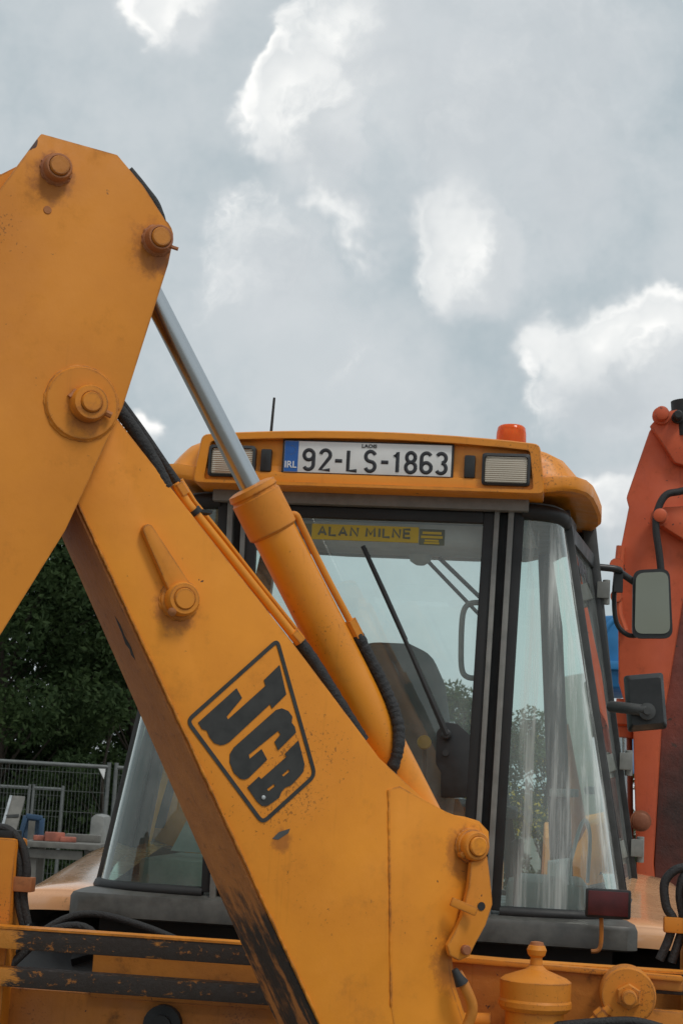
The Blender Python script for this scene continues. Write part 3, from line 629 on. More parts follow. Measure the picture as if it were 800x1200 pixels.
# carriage on the right
m = MB(); pl = [cp(x, y, -.50) for x, y in ((470, 1122), (528, 1121), (790, 1146), (800, 1150), (800, 1163), (768, 1160), (764, 1183), (840, 1190), (840, 1330), (470, 1330))]
m.prism(pl, CY * .05); car = obj('carriage_plate', m, GRM, L, bevel=.006)
m = MB(); m.prism([cp(x, y, -.515) for x, y in ((510, 1119), (800, 1145), (800, 1151), (510, 1126))], CY * .10); obj('carriage_top_edge', m, YEL2, car, bevel=.003)
m = MB(); k_ = W(.566, -.64, 0); zz = lambda y: cp(628, y, -.64).z; q = .00238
m.lathe([(q * 4, zz(1106)), (q * 9, zz(1108)), (q * 11, zz(1113)), (q * 9.5, zz(1119)), (q * 6.5, zz(1122)), (q * 7, zz(1131)), (q * 12, zz(1136)), (q * 34, zz(1145)), (q * 39, zz(1149)), (q * 38.5, zz(1170)), (q * 40, zz(1173)), (q * 40, zz(1179)), (q * 36, zz(1184)), (q * 32, zz(1185)), (q * 32, zz(1300))], k_, CZ, 40)
kp = obj('clamp_cylinder', m, YEL2, L, smooth=17)
m = MB(); m.lathe([(q * 10, zz(1114)), (q * 7, zz(1104)), (q * 3, zz(1103))], k_, CZ, 12); obj('grease_cap', m, RUS, kp)
m = MB(); dc = cp(735, 1166, -.60); m.lathe([(.070, -.1), (.072, 0), (.072, .022), (.068, .028), (.03, .03)], dc, -CY, 36); ds = obj('clamp_disc', m, YEL2, L)
m = MB(); m.lathe([(.034, 0), (.034, .018), (.030, .022)], dc - CY * .028, -CY, 6); m.lathe([(.02, 0), (.02, .03), (.016, .034)], dc - CY * .05, -CY, 20); obj('hex_nut', m, YEL2, ds, smooth=30)
m = MB(); m.cyl(cp(715, 1180, -.62), cp(692, 1200, -.62), .014, n=12); m.cyl(cp(708, 1186, -.62), cp(700, 1193, -.62), .02, n=6); obj('pipe_fitting', m, YEL2, L)
m = MB(); m.cyl(cp(575, 1196, -.64), cp(540, 1196, -.64), .02, n=12); obj('pipe_fitting', m, YEL2, L)
m = MB(); m.tube(spline([cp(640, 1204, -.69), cp(690, 1199, -.69), cp(740, 1197, -.69), cp(775, 1205, -.69)], 6), .012, 10); obj('low_hose', m, HOSE, L)
# stabiliser legs
for s in (-1, 1):
    m = MB(); m.box(W(s * (1.0 if s < 0 else 1.03), -.33, .95), CX * .062, CY * .06, CZ * .62); lg = obj('stabiliser_leg', m, GRM if s > 0 else YEL2, L, bevel=.012)
    m = MB(); m.box(W(s * (1.0 if s < 0 else 1.03), -.33, 1.58), CX * .045, CY * .045, CZ * .012); obj('leg_cap', m, BLK, lg, bevel=.005)
    m = MB()
    if s < 0:
        H_ = [[(-8, 970), (10, 972), (26, 990), (32, 1020), (28, 1050), (33, 1083)], [(-8, 976), (8, 979), (19, 995), (24, 1020), (21, 1050), (28, 1085)]]
        cl = cp(26, 1036, -.36)
    else:
        H_ = [[(806, 1016), (790, 1020), (778, 1035), (780, 1062), (788, 1078), (783, 1100), (772, 1125)], [(812, 1022), (800, 1028), (796, 1050), (800, 1080), (794, 1105), (786, 1128)]]
        cl = cp(792, 1084, -.36)
    for h in H_:
        m = MB(); m.tube(spline([cp(x, y, -.36) for x, y in h], 7), .0125, 10); obj('hose', m, HOSE, lg, smooth=60)
    m = MB(); m.box(cl, CX * .035, CY * .022, CZ * .021); obj('hose_clamp', m, YEL2 if s > 0 else RUS, lg, bevel=.004)

# ------------------------------------------------------------------ boom
def wmat():
    m, t, b = newmat('worn_boom_underside'); p = objco(t)
    d = (bp(373, 1200) - bp(90, 590)).normalized(); pr = d.cross(BN)
    q = t.xyz(t.m('MULTIPLY', t.vm('DOT_PRODUCT', p, tuple(d)), 1.0), t.m('MULTIPLY', t.vm('DOT_PRODUCT', p, tuple(BN)), 6.), t.vm('DOT_PRODUCT', p, tuple(pr)))
    n = t.noise(p, 7, 8, .7); n2 = t.noise(p, 34, 7, .7); sep = t.n.new('ShaderNodeSeparateXYZ'); t.l.new(p, sep.inputs[0])
    n3 = t.noise(q, 1.4, 4, .6); sc_ = t.noise(q, 6.0, 5, .65)
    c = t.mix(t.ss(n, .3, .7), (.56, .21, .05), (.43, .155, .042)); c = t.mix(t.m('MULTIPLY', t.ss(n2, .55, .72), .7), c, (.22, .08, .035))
    c = t.mix(t.m('MULTIPLY', t.ss(sc_, .64, .70), .7), c, (.10, .045, .03))
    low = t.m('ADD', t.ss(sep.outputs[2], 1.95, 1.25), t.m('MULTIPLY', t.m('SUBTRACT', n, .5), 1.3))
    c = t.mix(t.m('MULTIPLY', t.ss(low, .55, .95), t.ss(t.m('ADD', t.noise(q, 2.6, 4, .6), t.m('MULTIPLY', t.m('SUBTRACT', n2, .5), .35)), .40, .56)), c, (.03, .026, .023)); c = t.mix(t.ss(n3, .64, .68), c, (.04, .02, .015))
    t.put(b.inputs['Base Color'], c); b.inputs['Roughness'].default_value = .62; t.put(b.inputs['Normal'], t.bump(n2, .5, .012)); return m
UND = wmat()
BO = [(70, 545), (75, 470), (110, 450), (138, 490), (197, 566), (343, 752), (445, 888), (514, 952), (545, 957), (562, 962), (573, 974), (574, 992), (566, 1012), (553, 1045), (539, 1082), (530, 1122), (534, 1155), (548, 1196), (590, 1330), (436, 1330), (373, 1198)]
def bw(p): return lerp(.20, .31, max(0, min(1, (2.4 - p.z) / 1.3)))
pts = [bp(x, y) for x, y in BO]
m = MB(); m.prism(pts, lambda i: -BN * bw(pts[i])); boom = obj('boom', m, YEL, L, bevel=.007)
# underside plate
ua, ub = bp(84, 575), bp(436, 1331); du = (ub - ua).normalized(); pu = BN.cross(du); pu = pu if pu.dot(V((-1, 0, -1))) > 0 else -pu
m = MB(); rows = []
for k in range(9):
    p = ua.lerp(ub, k / 8) ; w_ = bw(p); rows.append([p - BN * .006 + pu * .001, p - BN * .006 + pu * .008, p - BN * (w_ - .006) + pu * .008, p - BN * (w_ - .006) + pu * .001])
m.loft(rows); obj('underside_plate', m, UND, boom, bevel=.002)
m = MB(); q0 = ua.lerp(ub, .215) - BN * .075 + pu * .0085
m.prism([q0 + du * a_ - BN * b_ for a_, b_ in ((-.055, .004), (-.03, -.006), (0, .0), (.03, -.008), (.065, .004), (.05, .018), (.035, .010), (.02, .022), (-.01, .012), (-.03, .010))], -pu * .002); obj('paint_chip', m, BLK, boom, smooth=0)
m = MB(); m.prism([bp(x, y, .0015) for x, y in ((455, 925), (468, 921), (522, 951), (545, 960), (562, 966), (568, 980), (566, 1000), (556, 1020), (543, 1055), (532, 1088), (526, 1125), (530, 1158), (543, 1198), (585, 1325), (480, 1325), (458, 1180))], -BN * .004); obj('reinforcing_plate', m, YEL, boom, bevel=.002)
def weld(path, r, parent, mat):
    m = MB(); rough_tube(m, path, r, 6, .45); return obj('weld_bead', m, mat, parent, smooth=60)
def lin(a, b, n): return [a.lerp(b, i / n) for i in range(n + 1)]
weld(lin(bp(92, 592) + BN * .001, bp(436, 1331) + BN * .001, 220), .0032, boom, YEL2)
weld(lin(bp(455, 926, .001), bp(458, 1180, .001), 70), .0028, boom, YEL)
def weld_ring(x, y, off, r, parent, mat):
    c = bp(x, y, off); weld([c + (BU * math.cos(a) + CZ * math.sin(a)) * r * PX for a in [i * math.pi / 32 for i in range(64)]], .0035, parent, mat)
weld_ring(210, 703, 0, 23.5, boom, YEL2); weld_ring(551, 991, .003, 20.8, boom, YEL)
def pin(name, x, y, off, prof, mat, parent, n=28, ax=BN, lift=0.):
    m = MB(); m.lathe([(r * PX, h) for r, h in prof], bp(x, y, off) + BN * lift, ax, n); return obj(name, m, mat, parent, smooth=40)
# lever and boss
m = MB(); c0, c1 = bp(171, 622, 0), bp(213, 700, 0); d = (c1 - c0).normalized(); s_ = d.cross(BN)
op = [c0 + (s_ * math.cos(a) * 7 + -d * math.sin(a) * 7) * PX for a in [i * math.pi / 8 for i in range(9)]] + [c1 + (-s_ * math.cos(a) * 15 + d * math.sin(a) * 15) * PX for a in [i * math.pi / 8 for i in range(9)]]
m.prism(op, BN * .022); obj('pin_retainer_lever', m, YEL2, boom, bevel=.006)
pin('pin_boss', 210, 703, 0, [(24, 0), (23, .008), (20, .010), (19.5, .034), (17.5, .040), (13.2, .0402), (13.2, .037), (12.6, .037)], YEL2, boom)
pin('pin', 210, 703, 0, [(12.4, .03), (12.4, .042), (11.4, .0445)], YEL2, boom)
m = MB(); m.lathe([(.011, 0), (.011, .03), (.006, .033)], bp(203, 714, .01), (BN + V((-.4, 0, -.3))), 8); obj('grease_nipple', m, RUS, boom)
pin('pin_boss', 551, 991, .004, [(21, 0), (20, .010), (18, .012), (18, .032), (16, .037), (12.6, .0372), (12.6, .034), (12, .034)], YEL2, boom); pin('pin', 551, 991, .004, [(11.8, .03), (11.8, .042), (10.5, .045)], YEL, boom)
m = MB(); m.lathe([(.009, 0), (.009, .02), (.005, .024)], bp(538, 1001, .004), BN, 8); obj('grease_nipple', m, YEL2, boom)
# lock linkage
lk = [(552, 1010), (571, 1003), (576, 1045), (577, 1060), (569, 1084), (556, 1108), (550, 1121), (538, 1126), (527, 1120), (524, 1108), (532, 1094), (541, 1075), (549, 1040)]
m = MB(); m.prism([bp(x, y, .03) for x, y in lk], -BN * .018); lkp = obj('boom_lock_link', m, YEL2, L, bevel=.004)
m = MB(); m.beam(bp(528, 1056, .035), bp(558, 1069, .055), .022, .012, CZ); obj('link_stop', m, YEL2, lkp, bevel=.003)
m = MB(); m.lathe([(.011, 0), (.011, .004)], bp(563, 1062, .028), BN, 14); obj('link_hole', m, BLK, lkp)
pin('link_pin', 544, 1113, .03, [(6, 0), (6, .012), (5, .014)], RUS, lkp, 14)
m = MB(); m.tube(spline([bp(535, 1140, .04), bp(545, 1158, .05), bp(553, 1180, .05), bp(548, 1200, .04), bp(540, 1210, .03)], 6), .014, 10); hk = obj('lock_hook', m, GRM, L)
m = MB(); m.tube([bp(532, 1136, .045), bp(541, 1153, .05)], lambda t: lerp(.008, .018, t), 10); obj('hook_sleeve', m, BLK, hk)
# logo
ZX, ZY, ZS = 200, 740, 4.2105
def z2(x, y): return (ZX + x / ZS, ZY + y / ZS)
BM = frame(bp(290, 855, .0015), BU, CZ, BN); BI = BM.inverted()
def b2(x, y):
    p = BI @ bp(*z2(x, y), .0015); return (p.x, p.y)
ring_o = rounded([V((*b2(x, y), 0)) for x, y in ((530, 28), (70, 440), (452, 958), (722, 712))], .022, 6)
cen = sum(ring_o, V()) / len(ring_o)
def inset(poly, d):
    out = []; n = len(poly)
    for i in range(n):
        t = (poly[(i + 1) % n] - poly[i - 1]).normalized(); nn = V((-t.y, t.x, 0))
        if nn.dot(cen - poly[i]) < 0: nn = -nn
        out.append(poly[i] + nn * d)
    return out
ring_i = inset(ring_o, .0095)
lg = obj('logo_border', curve_mesh([[(p.x, p.y) for p in ring_o], [(p.x, p.y) for p in ring_i]], .0008, BM), DECAL, boom, smooth=0)
J = [(537, 165), (570, 310), (500, 380), (490, 358), (290, 545), (268, 557), (245, 561), (215, 551), (192, 522), (178, 489), (155, 482), (136, 450), (325, 280), (352, 328), (276, 420), (283, 434), (468, 268), (460, 240)]
Cc = [(520, 387), (548, 379), (580, 392), (600, 420), (597, 450), (612, 470), (618, 498), (530, 586), (512, 545), (542, 508), (530, 490), (385, 608), (390, 628), (448, 580), (476, 632), (385, 722), (365, 731), (342, 726), (312, 698), (291, 645), (292, 605), (312, 572)]
Bb = [(630, 537), (660, 655), (655, 690), (638, 712), (592, 760), (565, 770), (547, 790), (535, 820), (482, 858), (452, 862), (425, 838), (378, 770), (435, 716), (447, 728), (572, 618), (563, 604)]
h1 = [(547, 708), (580, 680), (588, 690), (556, 716)]; h2 = [(474, 778), (508, 752), (516, 762), (482, 788)]
for nm, spl in (('logo_letter', [J]), ('logo_letter', [Cc]), ('logo_letter', [Bb, h1, h2])):
    obj(nm, curve_mesh([[b2(x, y) for x, y in s] for s in spl], .0008, BM), DECAL, boom, smooth=0)
pin('decal_rivet', 308.5, 934.5, .002, [(2.6, 0), (2.4, .003), (1.2, .004)], STEEL, boom, 12)
m = MB(); m.prism([bp(x, y, .001) for x, y in ((319, 983), (327, 975), (340, 971), (338, 976), (326, 984))], -BN * .002); obj('paint_chip', m, DGR, boom)
# pipes and hoses on the boom
m = MB(); m.tube([bp(x, y, -.02) for x, y in ((205, 567), (220, 590), (257, 636), (300, 690), (348, 750))], .0115, 10); obj('boom_pipe', m, ORG, boom, smooth=60)
m = MB(); m.tube([bp(x, y, -.085) for x, y in ((212, 562), (228, 588), (264, 632), (306, 686), (355, 748))], .006, 10); obj('boom_pipe', m, ORG, boom, smooth=60)
for (xa, ya), (xb, yb) in (((208, 567), (216, 580)), ((343, 741), (352, 752))):
    m = MB(); m.cyl(bp(xa, ya, -.02), bp(xb, yb, -.02), .0165, n=6); obj('pipe_nut', m, YEL2, boom)
m = MB(); m.cyl(bp(227, 597, -.02), bp(231, 602, -.02), .016, n=14); m.box(bp(236, 600, -.04), BU * .022, BN * .02, CZ * .004); obj('pipe_clamp', m, BLK, boom)
m = MB(); rough_tube(m, spline([bp(x, y, -.015) for x, y in ((120, 455), (141, 482), (160, 508), (180, 540), (196, 572))], 16), .0165, 12, .05); obj('boom_hose', m, HOSE, boom, smooth=60)
m = MB(); m.tube(spline([bp(x, y, -.09) for x, y in ((125, 450), (149, 482), (172, 514), (193, 545), (209, 568))], 6), .012, 10); obj('boom_hose', m, HOSE, boom, smooth=60)
m = MB(); rough_tube(m, spline([bp(x, y, -.03) for x, y in ((349, 750), (366, 773), (392, 815), (425, 868))], 16), .0165, 12, .05); obj('boom_hose', m, HOSE, boom, smooth=60)

# ------------------------------------------------------------------ dipper
OFF = .045; DW = .29
DP = [(49, 156), (138, 181), (169, 218), (199, 265), (204, 280), (198, 309), (145, 476), (110, 552), (77, 622), (0, 746), (-60, 838), (-150, 990), (-260, 960), (-160, 640), (-95, 430), (-50, 312), (0, 222)]
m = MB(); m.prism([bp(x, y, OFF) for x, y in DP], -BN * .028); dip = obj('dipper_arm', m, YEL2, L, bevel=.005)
DPb = [(-30, 196), (12, 178), (30, 172), (138, 181), (169, 218), (199, 265), (198, 309), (145, 476), (77, 622), (0, 746), (-60, 838), (-260, 960), (-160, 640), (-95, 430), (-60, 300)]
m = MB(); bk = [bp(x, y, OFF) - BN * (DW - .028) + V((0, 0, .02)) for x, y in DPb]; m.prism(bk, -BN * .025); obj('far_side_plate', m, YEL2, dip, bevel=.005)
DW_ = [(-20, 215), (30, 190), (60, 260), (20, 420), (-20, 560), (40, 640), (-60, 800), (-220, 900), (-150, 640), (-85, 430)]
m = MB(); m.prism([bp(x, y, OFF - .028) for x, y in DW_], -BN * (DW - .056)); obj('web_plate', m, YEL2, dip)
PR = [(18, 0), (18, .006), (16.5, .009), (16, .026), (14.5, .032), (12.6, .0322), (12.6, .028), (12, .028)]
for x, y in ((66, 199), (184, 282)):
    pin('pin_boss', x, y, OFF, PR, RUS, dip); pin('pin', x, y, OFF, [(11.5, .02), (11.5, .036), (10.5, .039)], GRM, dip)
m = MB(); m.tube([bp(190, 285, OFF + .02), bp(200, 289, OFF + .02), bp(209, 292, OFF + .025)], .005, 6); obj('cotter_pin', m, RUS, dip)
m = MB(); m.tube([bp(72, 205, OFF + .015), bp(83, 208, OFF + .018)], .006, 6); obj('cotter_pin', m, RUS, dip)
pin('pivot_disc', 96, 473, OFF, [(43, 0), (42.5, .006), (41, .009), (10, .0095)], YEL2, dip, 44)
pin('pivot_boss', 103, 474, OFF + .009, [(22, 0), (21.5, .004), (20.5, .026), (19, .032), (12.8, .0322), (12.8, .029), (12, .029)], YEL2, dip); pin('pivot_pin', 103, 474, OFF + .009, [(11.8, .02), (11.8, .036), (10.5, .040)], YEL2, dip)
weld_ring(96, 473, OFF, 42.8, dip, YEL2)
for x, y in ((66, 199), (184, 282)): weld_ring(x, y, OFF, 17.8, dip, RUS)
m = MB(); m.tube([bp(121, 482, OFF + .02), bp(131, 487, OFF + .024)], .008, 8); obj('locking_bolt', m, RUS, dip)
m = MB(); m.tube([bp(90, 458, OFF + .012), bp(82, 466, OFF + .012)], .008, 8); obj('locking_bolt', m, RUS, dip)
pin('bleed_hole', 56, 246, OFF, [(5, 0), (4.5, .002)], RUS, dip, 12)
m = MB(); m.tube(spline([bp(x, y, -.02) for x, y in ((150, 200), (168, 222), (184, 246), (186, 280), (150, 380), (110, 450))], 6), .014, 10); obj('dipper_hose', m, HOSE, dip, smooth=60)

# ------------------------------------------------------------------ dipper ram
MO = -.10
def ax(y): return bp(192 + (y - 372) * .512, y, MO)
def axd(a, b): return (ax(b) - ax(a))
m = MB(); m.cyl(ax(575), ax(1010), .058, n=40); ram = obj('dipper_cylinder', m, ORG, L, smooth=50)
m = MB(); A_ = ax(571); dr = axd(571, 1010).normalized(); m.lathe([(.030, -.004), (.050, -.002), (.064, .002), (.066, .016), (.062, .02), (.062, .024), (.066, .028), (.066, .125), (.058, .132)], A_, dr, 40); obj('gland_nut', m, YEL2, ram, smooth=35)
m = MB(); m.cyl(ax(288), ax(580), .0285, n=36); obj('piston_rod', m, CHR, ram, smooth=60)
m = MB(); m.lathe([(.055, -.06), (.055, .06)], bp(170, 283, MO), BN, 24); obj('rod_eye', m, YEL2, ram)
sd_ = dr.cross(BN); sd_ = sd_ if sd_.x > 0 else -sd_
def al(y, r=.062, f=.35): return ax(y) + (sd_ * math.cos(f) + BN * math.sin(f)) * r
m = MB(); m.tube(spline([al(616, .050), al(618, .070), al(630, .071), al(660, .069), al(700, .0685), al(752, .071)], 5), .0095, 10); obj('ram_pipe', m, YEL2, ram, smooth=50)
m = MB(); m.cyl(al(742, .071), al(762, .071), .018, n=6); obj('pipe_nut', m, YEL2, ram)
m = MB(); rough_tube(m, spline([al(755, .071), al(785, .072, .4), al(815, .072, .5), al(842, .071, .75), al(862, .070, 1.1), al(880, .069, 1.6), al(896, .067, 2.2), al(910, .060, 2.7)], 16), .0158, 14, .09); obj('ram_hose', m, HOSE, ram, smooth=60)

# ------------------------------------------------------------------ red-orange machine on the right
RDY = 7.0
def rp(x, y, d=0.): return at(x, y, RDY + d)
RR = root('red_excavator', tuple(V((rp(770, 1000).x, RDY, 0))), 'red orange excavator boom standing upright behind the cab mirrors at the right edge', 'excavator')
body = [(771, 490), (760, 505), (733, 583), (736, 594), (723, 660), (724, 800), (741, 857), (745, 1012), (742, 1180), (780, 1180), (765, 1012), (774, 857), (800, 700), (850, 560), (850, 500), (800, 470)]
m = MB(); m.prism([rp(x, y) for x, y in body], V((.10, .42, 0))); rb = obj('boom', m, RED, RR, bevel=.012)
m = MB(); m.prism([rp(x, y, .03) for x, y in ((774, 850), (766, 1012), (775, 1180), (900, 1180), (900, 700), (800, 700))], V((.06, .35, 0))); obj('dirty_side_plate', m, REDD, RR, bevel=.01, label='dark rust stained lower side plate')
m = MB(); m.prism([rp(x, y, -.04) for x, y in ((762, 498), (790, 542), (850, 560), (850, 480), (798, 478), (775, 484))], V((0, .04, 0))); obj('head_plate', m, RED, RR, bevel=.008)
m = MB(); m.prism([rp(x, y, -.06) for x, y in ((768, 600), (778, 594), (850, 590), (850, 640), (800, 632), (772, 614))], V((0, .06, 0))); obj('link_arm', m, RED, RR, bevel=.008)
for (x, y, r, mt) in ((774, 488, .030, RED), (772, 607, .030, RED), (750, 962, .034, RUS), (793, 490, .02, BLK)):
    m = MB(); m.lathe([(r * 1.3, 0), (r * 1.3, .02), (r, .022), (r, .07), (r * .7, .075)], rp(x, y, -.04), V((-.15, -1, 0)), 20); obj('pin', m, mt, RR)
m = MB(); m.tube(spline([rp(x, y, -.09) for x, y in ((850, 560), (800, 575), (780, 580), (770, 598), (768, 620), (772, 650), (776, 690))], 6), .016, 8); obj('hose', m, HOSE, RR, smooth=60)
m = MB(); m.cyl(rp(800, 470, .0), rp(803, 512, .0), .055, n=20); obj('hose_guard', m, BLK, RR)
m = MB(); m.cyl(rp(735, 820, .1), rp(732, 865, .1), .05, n=18); m.lathe([(.05, 0), (.075, .01), (.075, .07), (.05, .08)], rp(732, 852, .1), V((0, 0, 1)), 18); lc = obj('lift_cylinder', m, RED, RR)
m = MB(); m.cyl(rp(731, 860, .1), rp(734, 1100, .1), .034, n=18); obj('cylinder_rod', m, CHR, lc)
m = MB(); m.tube([rp(x, y, -.02) for x, y in ((727, 640), (722, 690), (724, 720), (731, 740))], .02, 8); m.lathe([(.03, 0), (.03, .05)], rp(722, 664, 0), V((-.2, -1, 0)), 14); m.lathe([(.026, 0), (.026, .05)], rp(722, 700, 0), V((-.2, -1, 0)), 14); obj('pipe_cluster', m, RED, RR)
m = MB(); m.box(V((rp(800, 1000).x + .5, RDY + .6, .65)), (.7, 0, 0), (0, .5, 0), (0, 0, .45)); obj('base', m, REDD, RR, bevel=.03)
for dx in (0, 1):
    m = MB(); c = V((rp(800, 1000).x - .1 + dx * 1.25, RDY + .7, .35)); m.prism([c + V((-.2, a, b)) for a, b in ((-1.3, -.1), (-1.1, -.35), (1.1, -.35), (1.3, -.1), (1.2, .25), (-1.2, .25))], V((.4, 0, 0))); obj('track', m, BLK, RR, bevel=.05)

# ------------------------------------------------------------------ blue machine behind
BY = 12.
def up_(x, y, d=0.): return at(x, y, BY + d)
BR = root('blue_dumper', tuple(V((up_(715, 900).x, BY, 0))), 'blue site machine half hidden between the cab and the red arm', 'dumper')
m = MB(); m.prism([up_(x, y) for x, y in ((664, 770), (668, 735), (690, 722), (725, 720), (748, 728), (752, 790), (735, 806), (672, 806))], V((.2, 1.2, 0))); obj('skip', m, BLU, BR, bevel=.04)
m = MB(); m.prism([up_(x, y, -.06) for x, y in ((664, 772), (752, 776), (752, 786), (664, 782))], V((0, .06, 0))); obj('skip_rib', m, BLU, BR, bevel=.01)
m = MB(); m.tube(spline([up_(x, y, -.1) for x, y in ((705, 746), (715, 730), (727, 724), (738, 730))], 6), .02, 8); obj('guard_rail', m, BLU, BR)
m = MB(); m.prism([up_(x, y) for x, y in ((660, 840), (740, 845), (735, 905), (660, 900))], V((.2, .8, 0))); obj('chassis', m, BLU, BR, bevel=.03)
m = MB(); m.prism([up_(x, y, .1) for x, y in ((690, 800), (716, 800), (712, 850), (690, 850))], V((.1, .5, 0))); obj('lift_post', m, DGR, BR)
m = MB()
m.lathe([(.2, -.15), (.5, -.16), (.55, -.1), (.55, .1), (.5, .16), (.2, .15)], V((up_(690, 900).x, BY + .2, .55)), V((1, .2, 0)), 28); obj('wheel', m, BLK, BR)
m = MB(); m.lathe([(.2, -.15), (.5, -.16), (.55, -.1), (.55, .1), (.5, .16), (.2, .15)], V((up_(690, 900).x + 1.0, BY + .3, .55)), V((1, .2, 0)), 28); obj('wheel', m, BLK, BR)

# ------------------------------------------------------------------ fences
def fence_panel(p0, p1, z0, z1, label, gap, hbars, wires_as_bend=True):
    p0, p1 = V(p0), V(p1); r = root('mesh_fence_panel', ((p0 + p1) / 2), label, 'fence', 'wire mesh site fence panels')
    d = (p1 - p0); ln = d.length; u = d / ln
    m = MB(); m.cyl(p0 + V((0, 0, z1)), p1 + V((0, 0, z1)), .021, n=10); obj('top_rail', m, FPOST, r)
    m = MB(); m.cyl(p0 + V((0, 0, z0)), p1 + V((0, 0, z0)), .02, n=10); obj('bottom_rail', m, FPOST, r)
    for p in (p0, p1): m = MB(); m.cyl(p, p + V((0, 0, z1 + .05)), .022, n=10); obj('post', m, FPOST, r)
    m = MB(); x = gap; c = V((0, -1, 0))
    while x < ln:
        a = p0 + u * x; m.cyl(a + V((0, 0, z0)), a + V((0, 0, z1)), .0022, n=4); x += gap
    for z in hbars: m.cyl(p0 + V((0, 0, z)), p1 + V((0, 0, z)), .0028, n=4)
    obj('wire_mesh', m, WIRE, r, smooth=0, kind='stuff')
    for p in (p0, p1): m = MB(); m.box(p + V((0, 0, .07)), (.11, 0, 0), (0, .3, 0), (0, 0, .07)); obj('foot_block', m, CONC, r, bevel=.02)
    return r
FY = 18.
fa = at(128, 899, FY); fl = at(-230, 884, FY - .6)
r = fence_panel((fl.x, FY - .6, 0), (fa.x, FY, 0), .12, fa.z, 'tall wire mesh fence panel at the left with a torn white tag on its corner', .038, [.4, .65, .9, 1.15, 1.4, 1.62, 1.82])
m = MB(); c = at(124, 901, FY - .03); m.prism([c, c + V((-.075, 0, 0)), c + V((-.01, 0, -.11))], V((0, .004, 0))); obj('white_tag', m, WHT, r, smooth=0)
fence_panel((fa.x + .08, FY, 0), (fa.x + 3.5, FY + .5, 0), .12, fa.z, 'tall wire mesh fence panel continuing behind the cab', .038, [.4, .65, .9, 1.15, 1.4, 1.62, 1.82])
g0 = at(35, 923, 24); g1 = at(74, 925, 24); gm = at(-120, 919, 24)
fence_panel((gm.x, 24, 0), (g0.x, 24, 0), .1, g0.z, 'low wire mesh panel further back under the trees at the far left', .05, [.4, .8, 1.2, 1.5])
fence_panel((g0.x + .06, 24, 0), (g1.x, 24, 0), .1, g1.z, 'short narrow wire mesh panel further back under the trees', .05, [.4, .8, 1.2, 1.5])

# ------------------------------------------------------------------ yard clutter at the left
def lab(o, l, c, g=None):
    o['label'] = l; o['category'] = c
    if g: o['group'] = g
    return o
CYD = 13.
ladder = root('leaning_board', tuple(at(12, 1100, CYD).xy.to_3d()), 'grey panel leaning in front of the fence at the left', 'board')
p0, p1 = at(8, 985, CYD), at(22, 934, CYD + .35); bt = p0 + (p0 - p1) * 1.6
m = MB(); m.beam(bt, p1, .11, .03, V((1, .2, .2))); obj('panel', m, CONC, ladder, bevel=.006)
m = MB(); m.beam(p0.lerp(p1, .55) + V((-.05, -.03, 0)), p0.lerp(p1, .55) + V((.05, -.03, .01)), .02, .02, V((0, 1, 0))); obj('batten', m, DGR, ladder)
m = MB(); m.beam(bt + V((-.055, -.02, 0)), p1 + V((-.055, -.02, 0)), .02, .03, V((1, 0, 0))); obj('edge_strip', m, STEEL, ladder)
bf = root('steel_rack', tuple(at(38, 1100, CYD + .6).xy.to_3d()), 'blue steel frame standing beside the leaning grey panel', 'rack')
cor = [at(x, y, CYD + .6) for x, y in ((22, 990), (31, 956), (50, 959), (47, 992))]; low = at(38, 1130, CYD + .6).z
for a, b in ((0, 1), (1, 2), (2, 3)):
    m = MB(); m.beam(cor[a], cor[b], .04, .04, V((0, 1, 0))); obj('bar', m, BLUD, bf, bevel=.006)
for i in (0, 3):
    m = MB(); m.beam(cor[i] + V((0, .05, .02)), V((cor[i].x, CYD + .65, 0)), .04, .04, V((0, 1, 0))); obj('leg', m, BLUD, bf, bevel=.006)
m = MB(); m.prism([c.lerp(cor[(i + 2) % 4], .08) + V((0, .03, 0)) for i, c in enumerate(cor)], V((0, .015, 0))); obj('back_sheet', m, simple('faded_blue_sheet', (.10, .16, .24), .6), bf)
m = MB(); m.beam(at(36, 985, CYD + .55), at(38, 962, CYD + .55), .05, .03, V((1, 0, 0))); obj('pale_brace', m, CONC, bf)
tr = root('timber_trestle', tuple(at(70, 1100, CYD).xy.to_3d()), 'pale timber bench stacked with red clay pieces near the fence', 'bench')
tz = at(60, 990, CYD).z; tx0, tx1 = at(28, 990, CYD).x, at(118, 990, CYD).x
for k in range(3):
    m = MB(); m.box(V(((tx0 + tx1) / 2, CYD + k * .17, tz)), ((tx1 - tx0) / 2, 0, 0), (0, .075, 0), (0, 0, .022)); obj('plank', m, CONC, tr, bevel=.005)
m = MB(); m.box(V(((tx0 + tx1) / 2 - .05, CYD - .02, tz - .07)), ((tx1 - tx0) / 2 - .08, 0, 0), (0, .02, 0), (0, 0, .035)); obj('front_rail', m, CONC, tr, bevel=.005)
for x in (tx0 + .08, tx1 - .08):
    for y in (.02, .36): m = MB(); m.box(V((x, CYD + y, (tz - .03) / 2)), (.03, 0, 0), (0, .03, 0), (0, 0, (tz - .03) / 2)); obj('leg', m, CONC, tr)
for i, (x, w_, z, lbl) in enumerate(((50, .07, .02, 'small red clay block lying left on the timber bench'), (64, .075, .035, 'red clay block in the middle of the timber bench'), (80, .06, .02, 'red clay block lying right on the timber bench'))):
    m = MB(); c = at(x, 985, CYD + .15); m.box(V((c.x, CYD + .15, tz + .0225 + z)), (w_, .02, 0), (-.01, .05, 0), (0, 0, z)); lab(obj('clay_block', m, BRK, bevel=.008), lbl, 'brick', 'clay blocks on the bench')
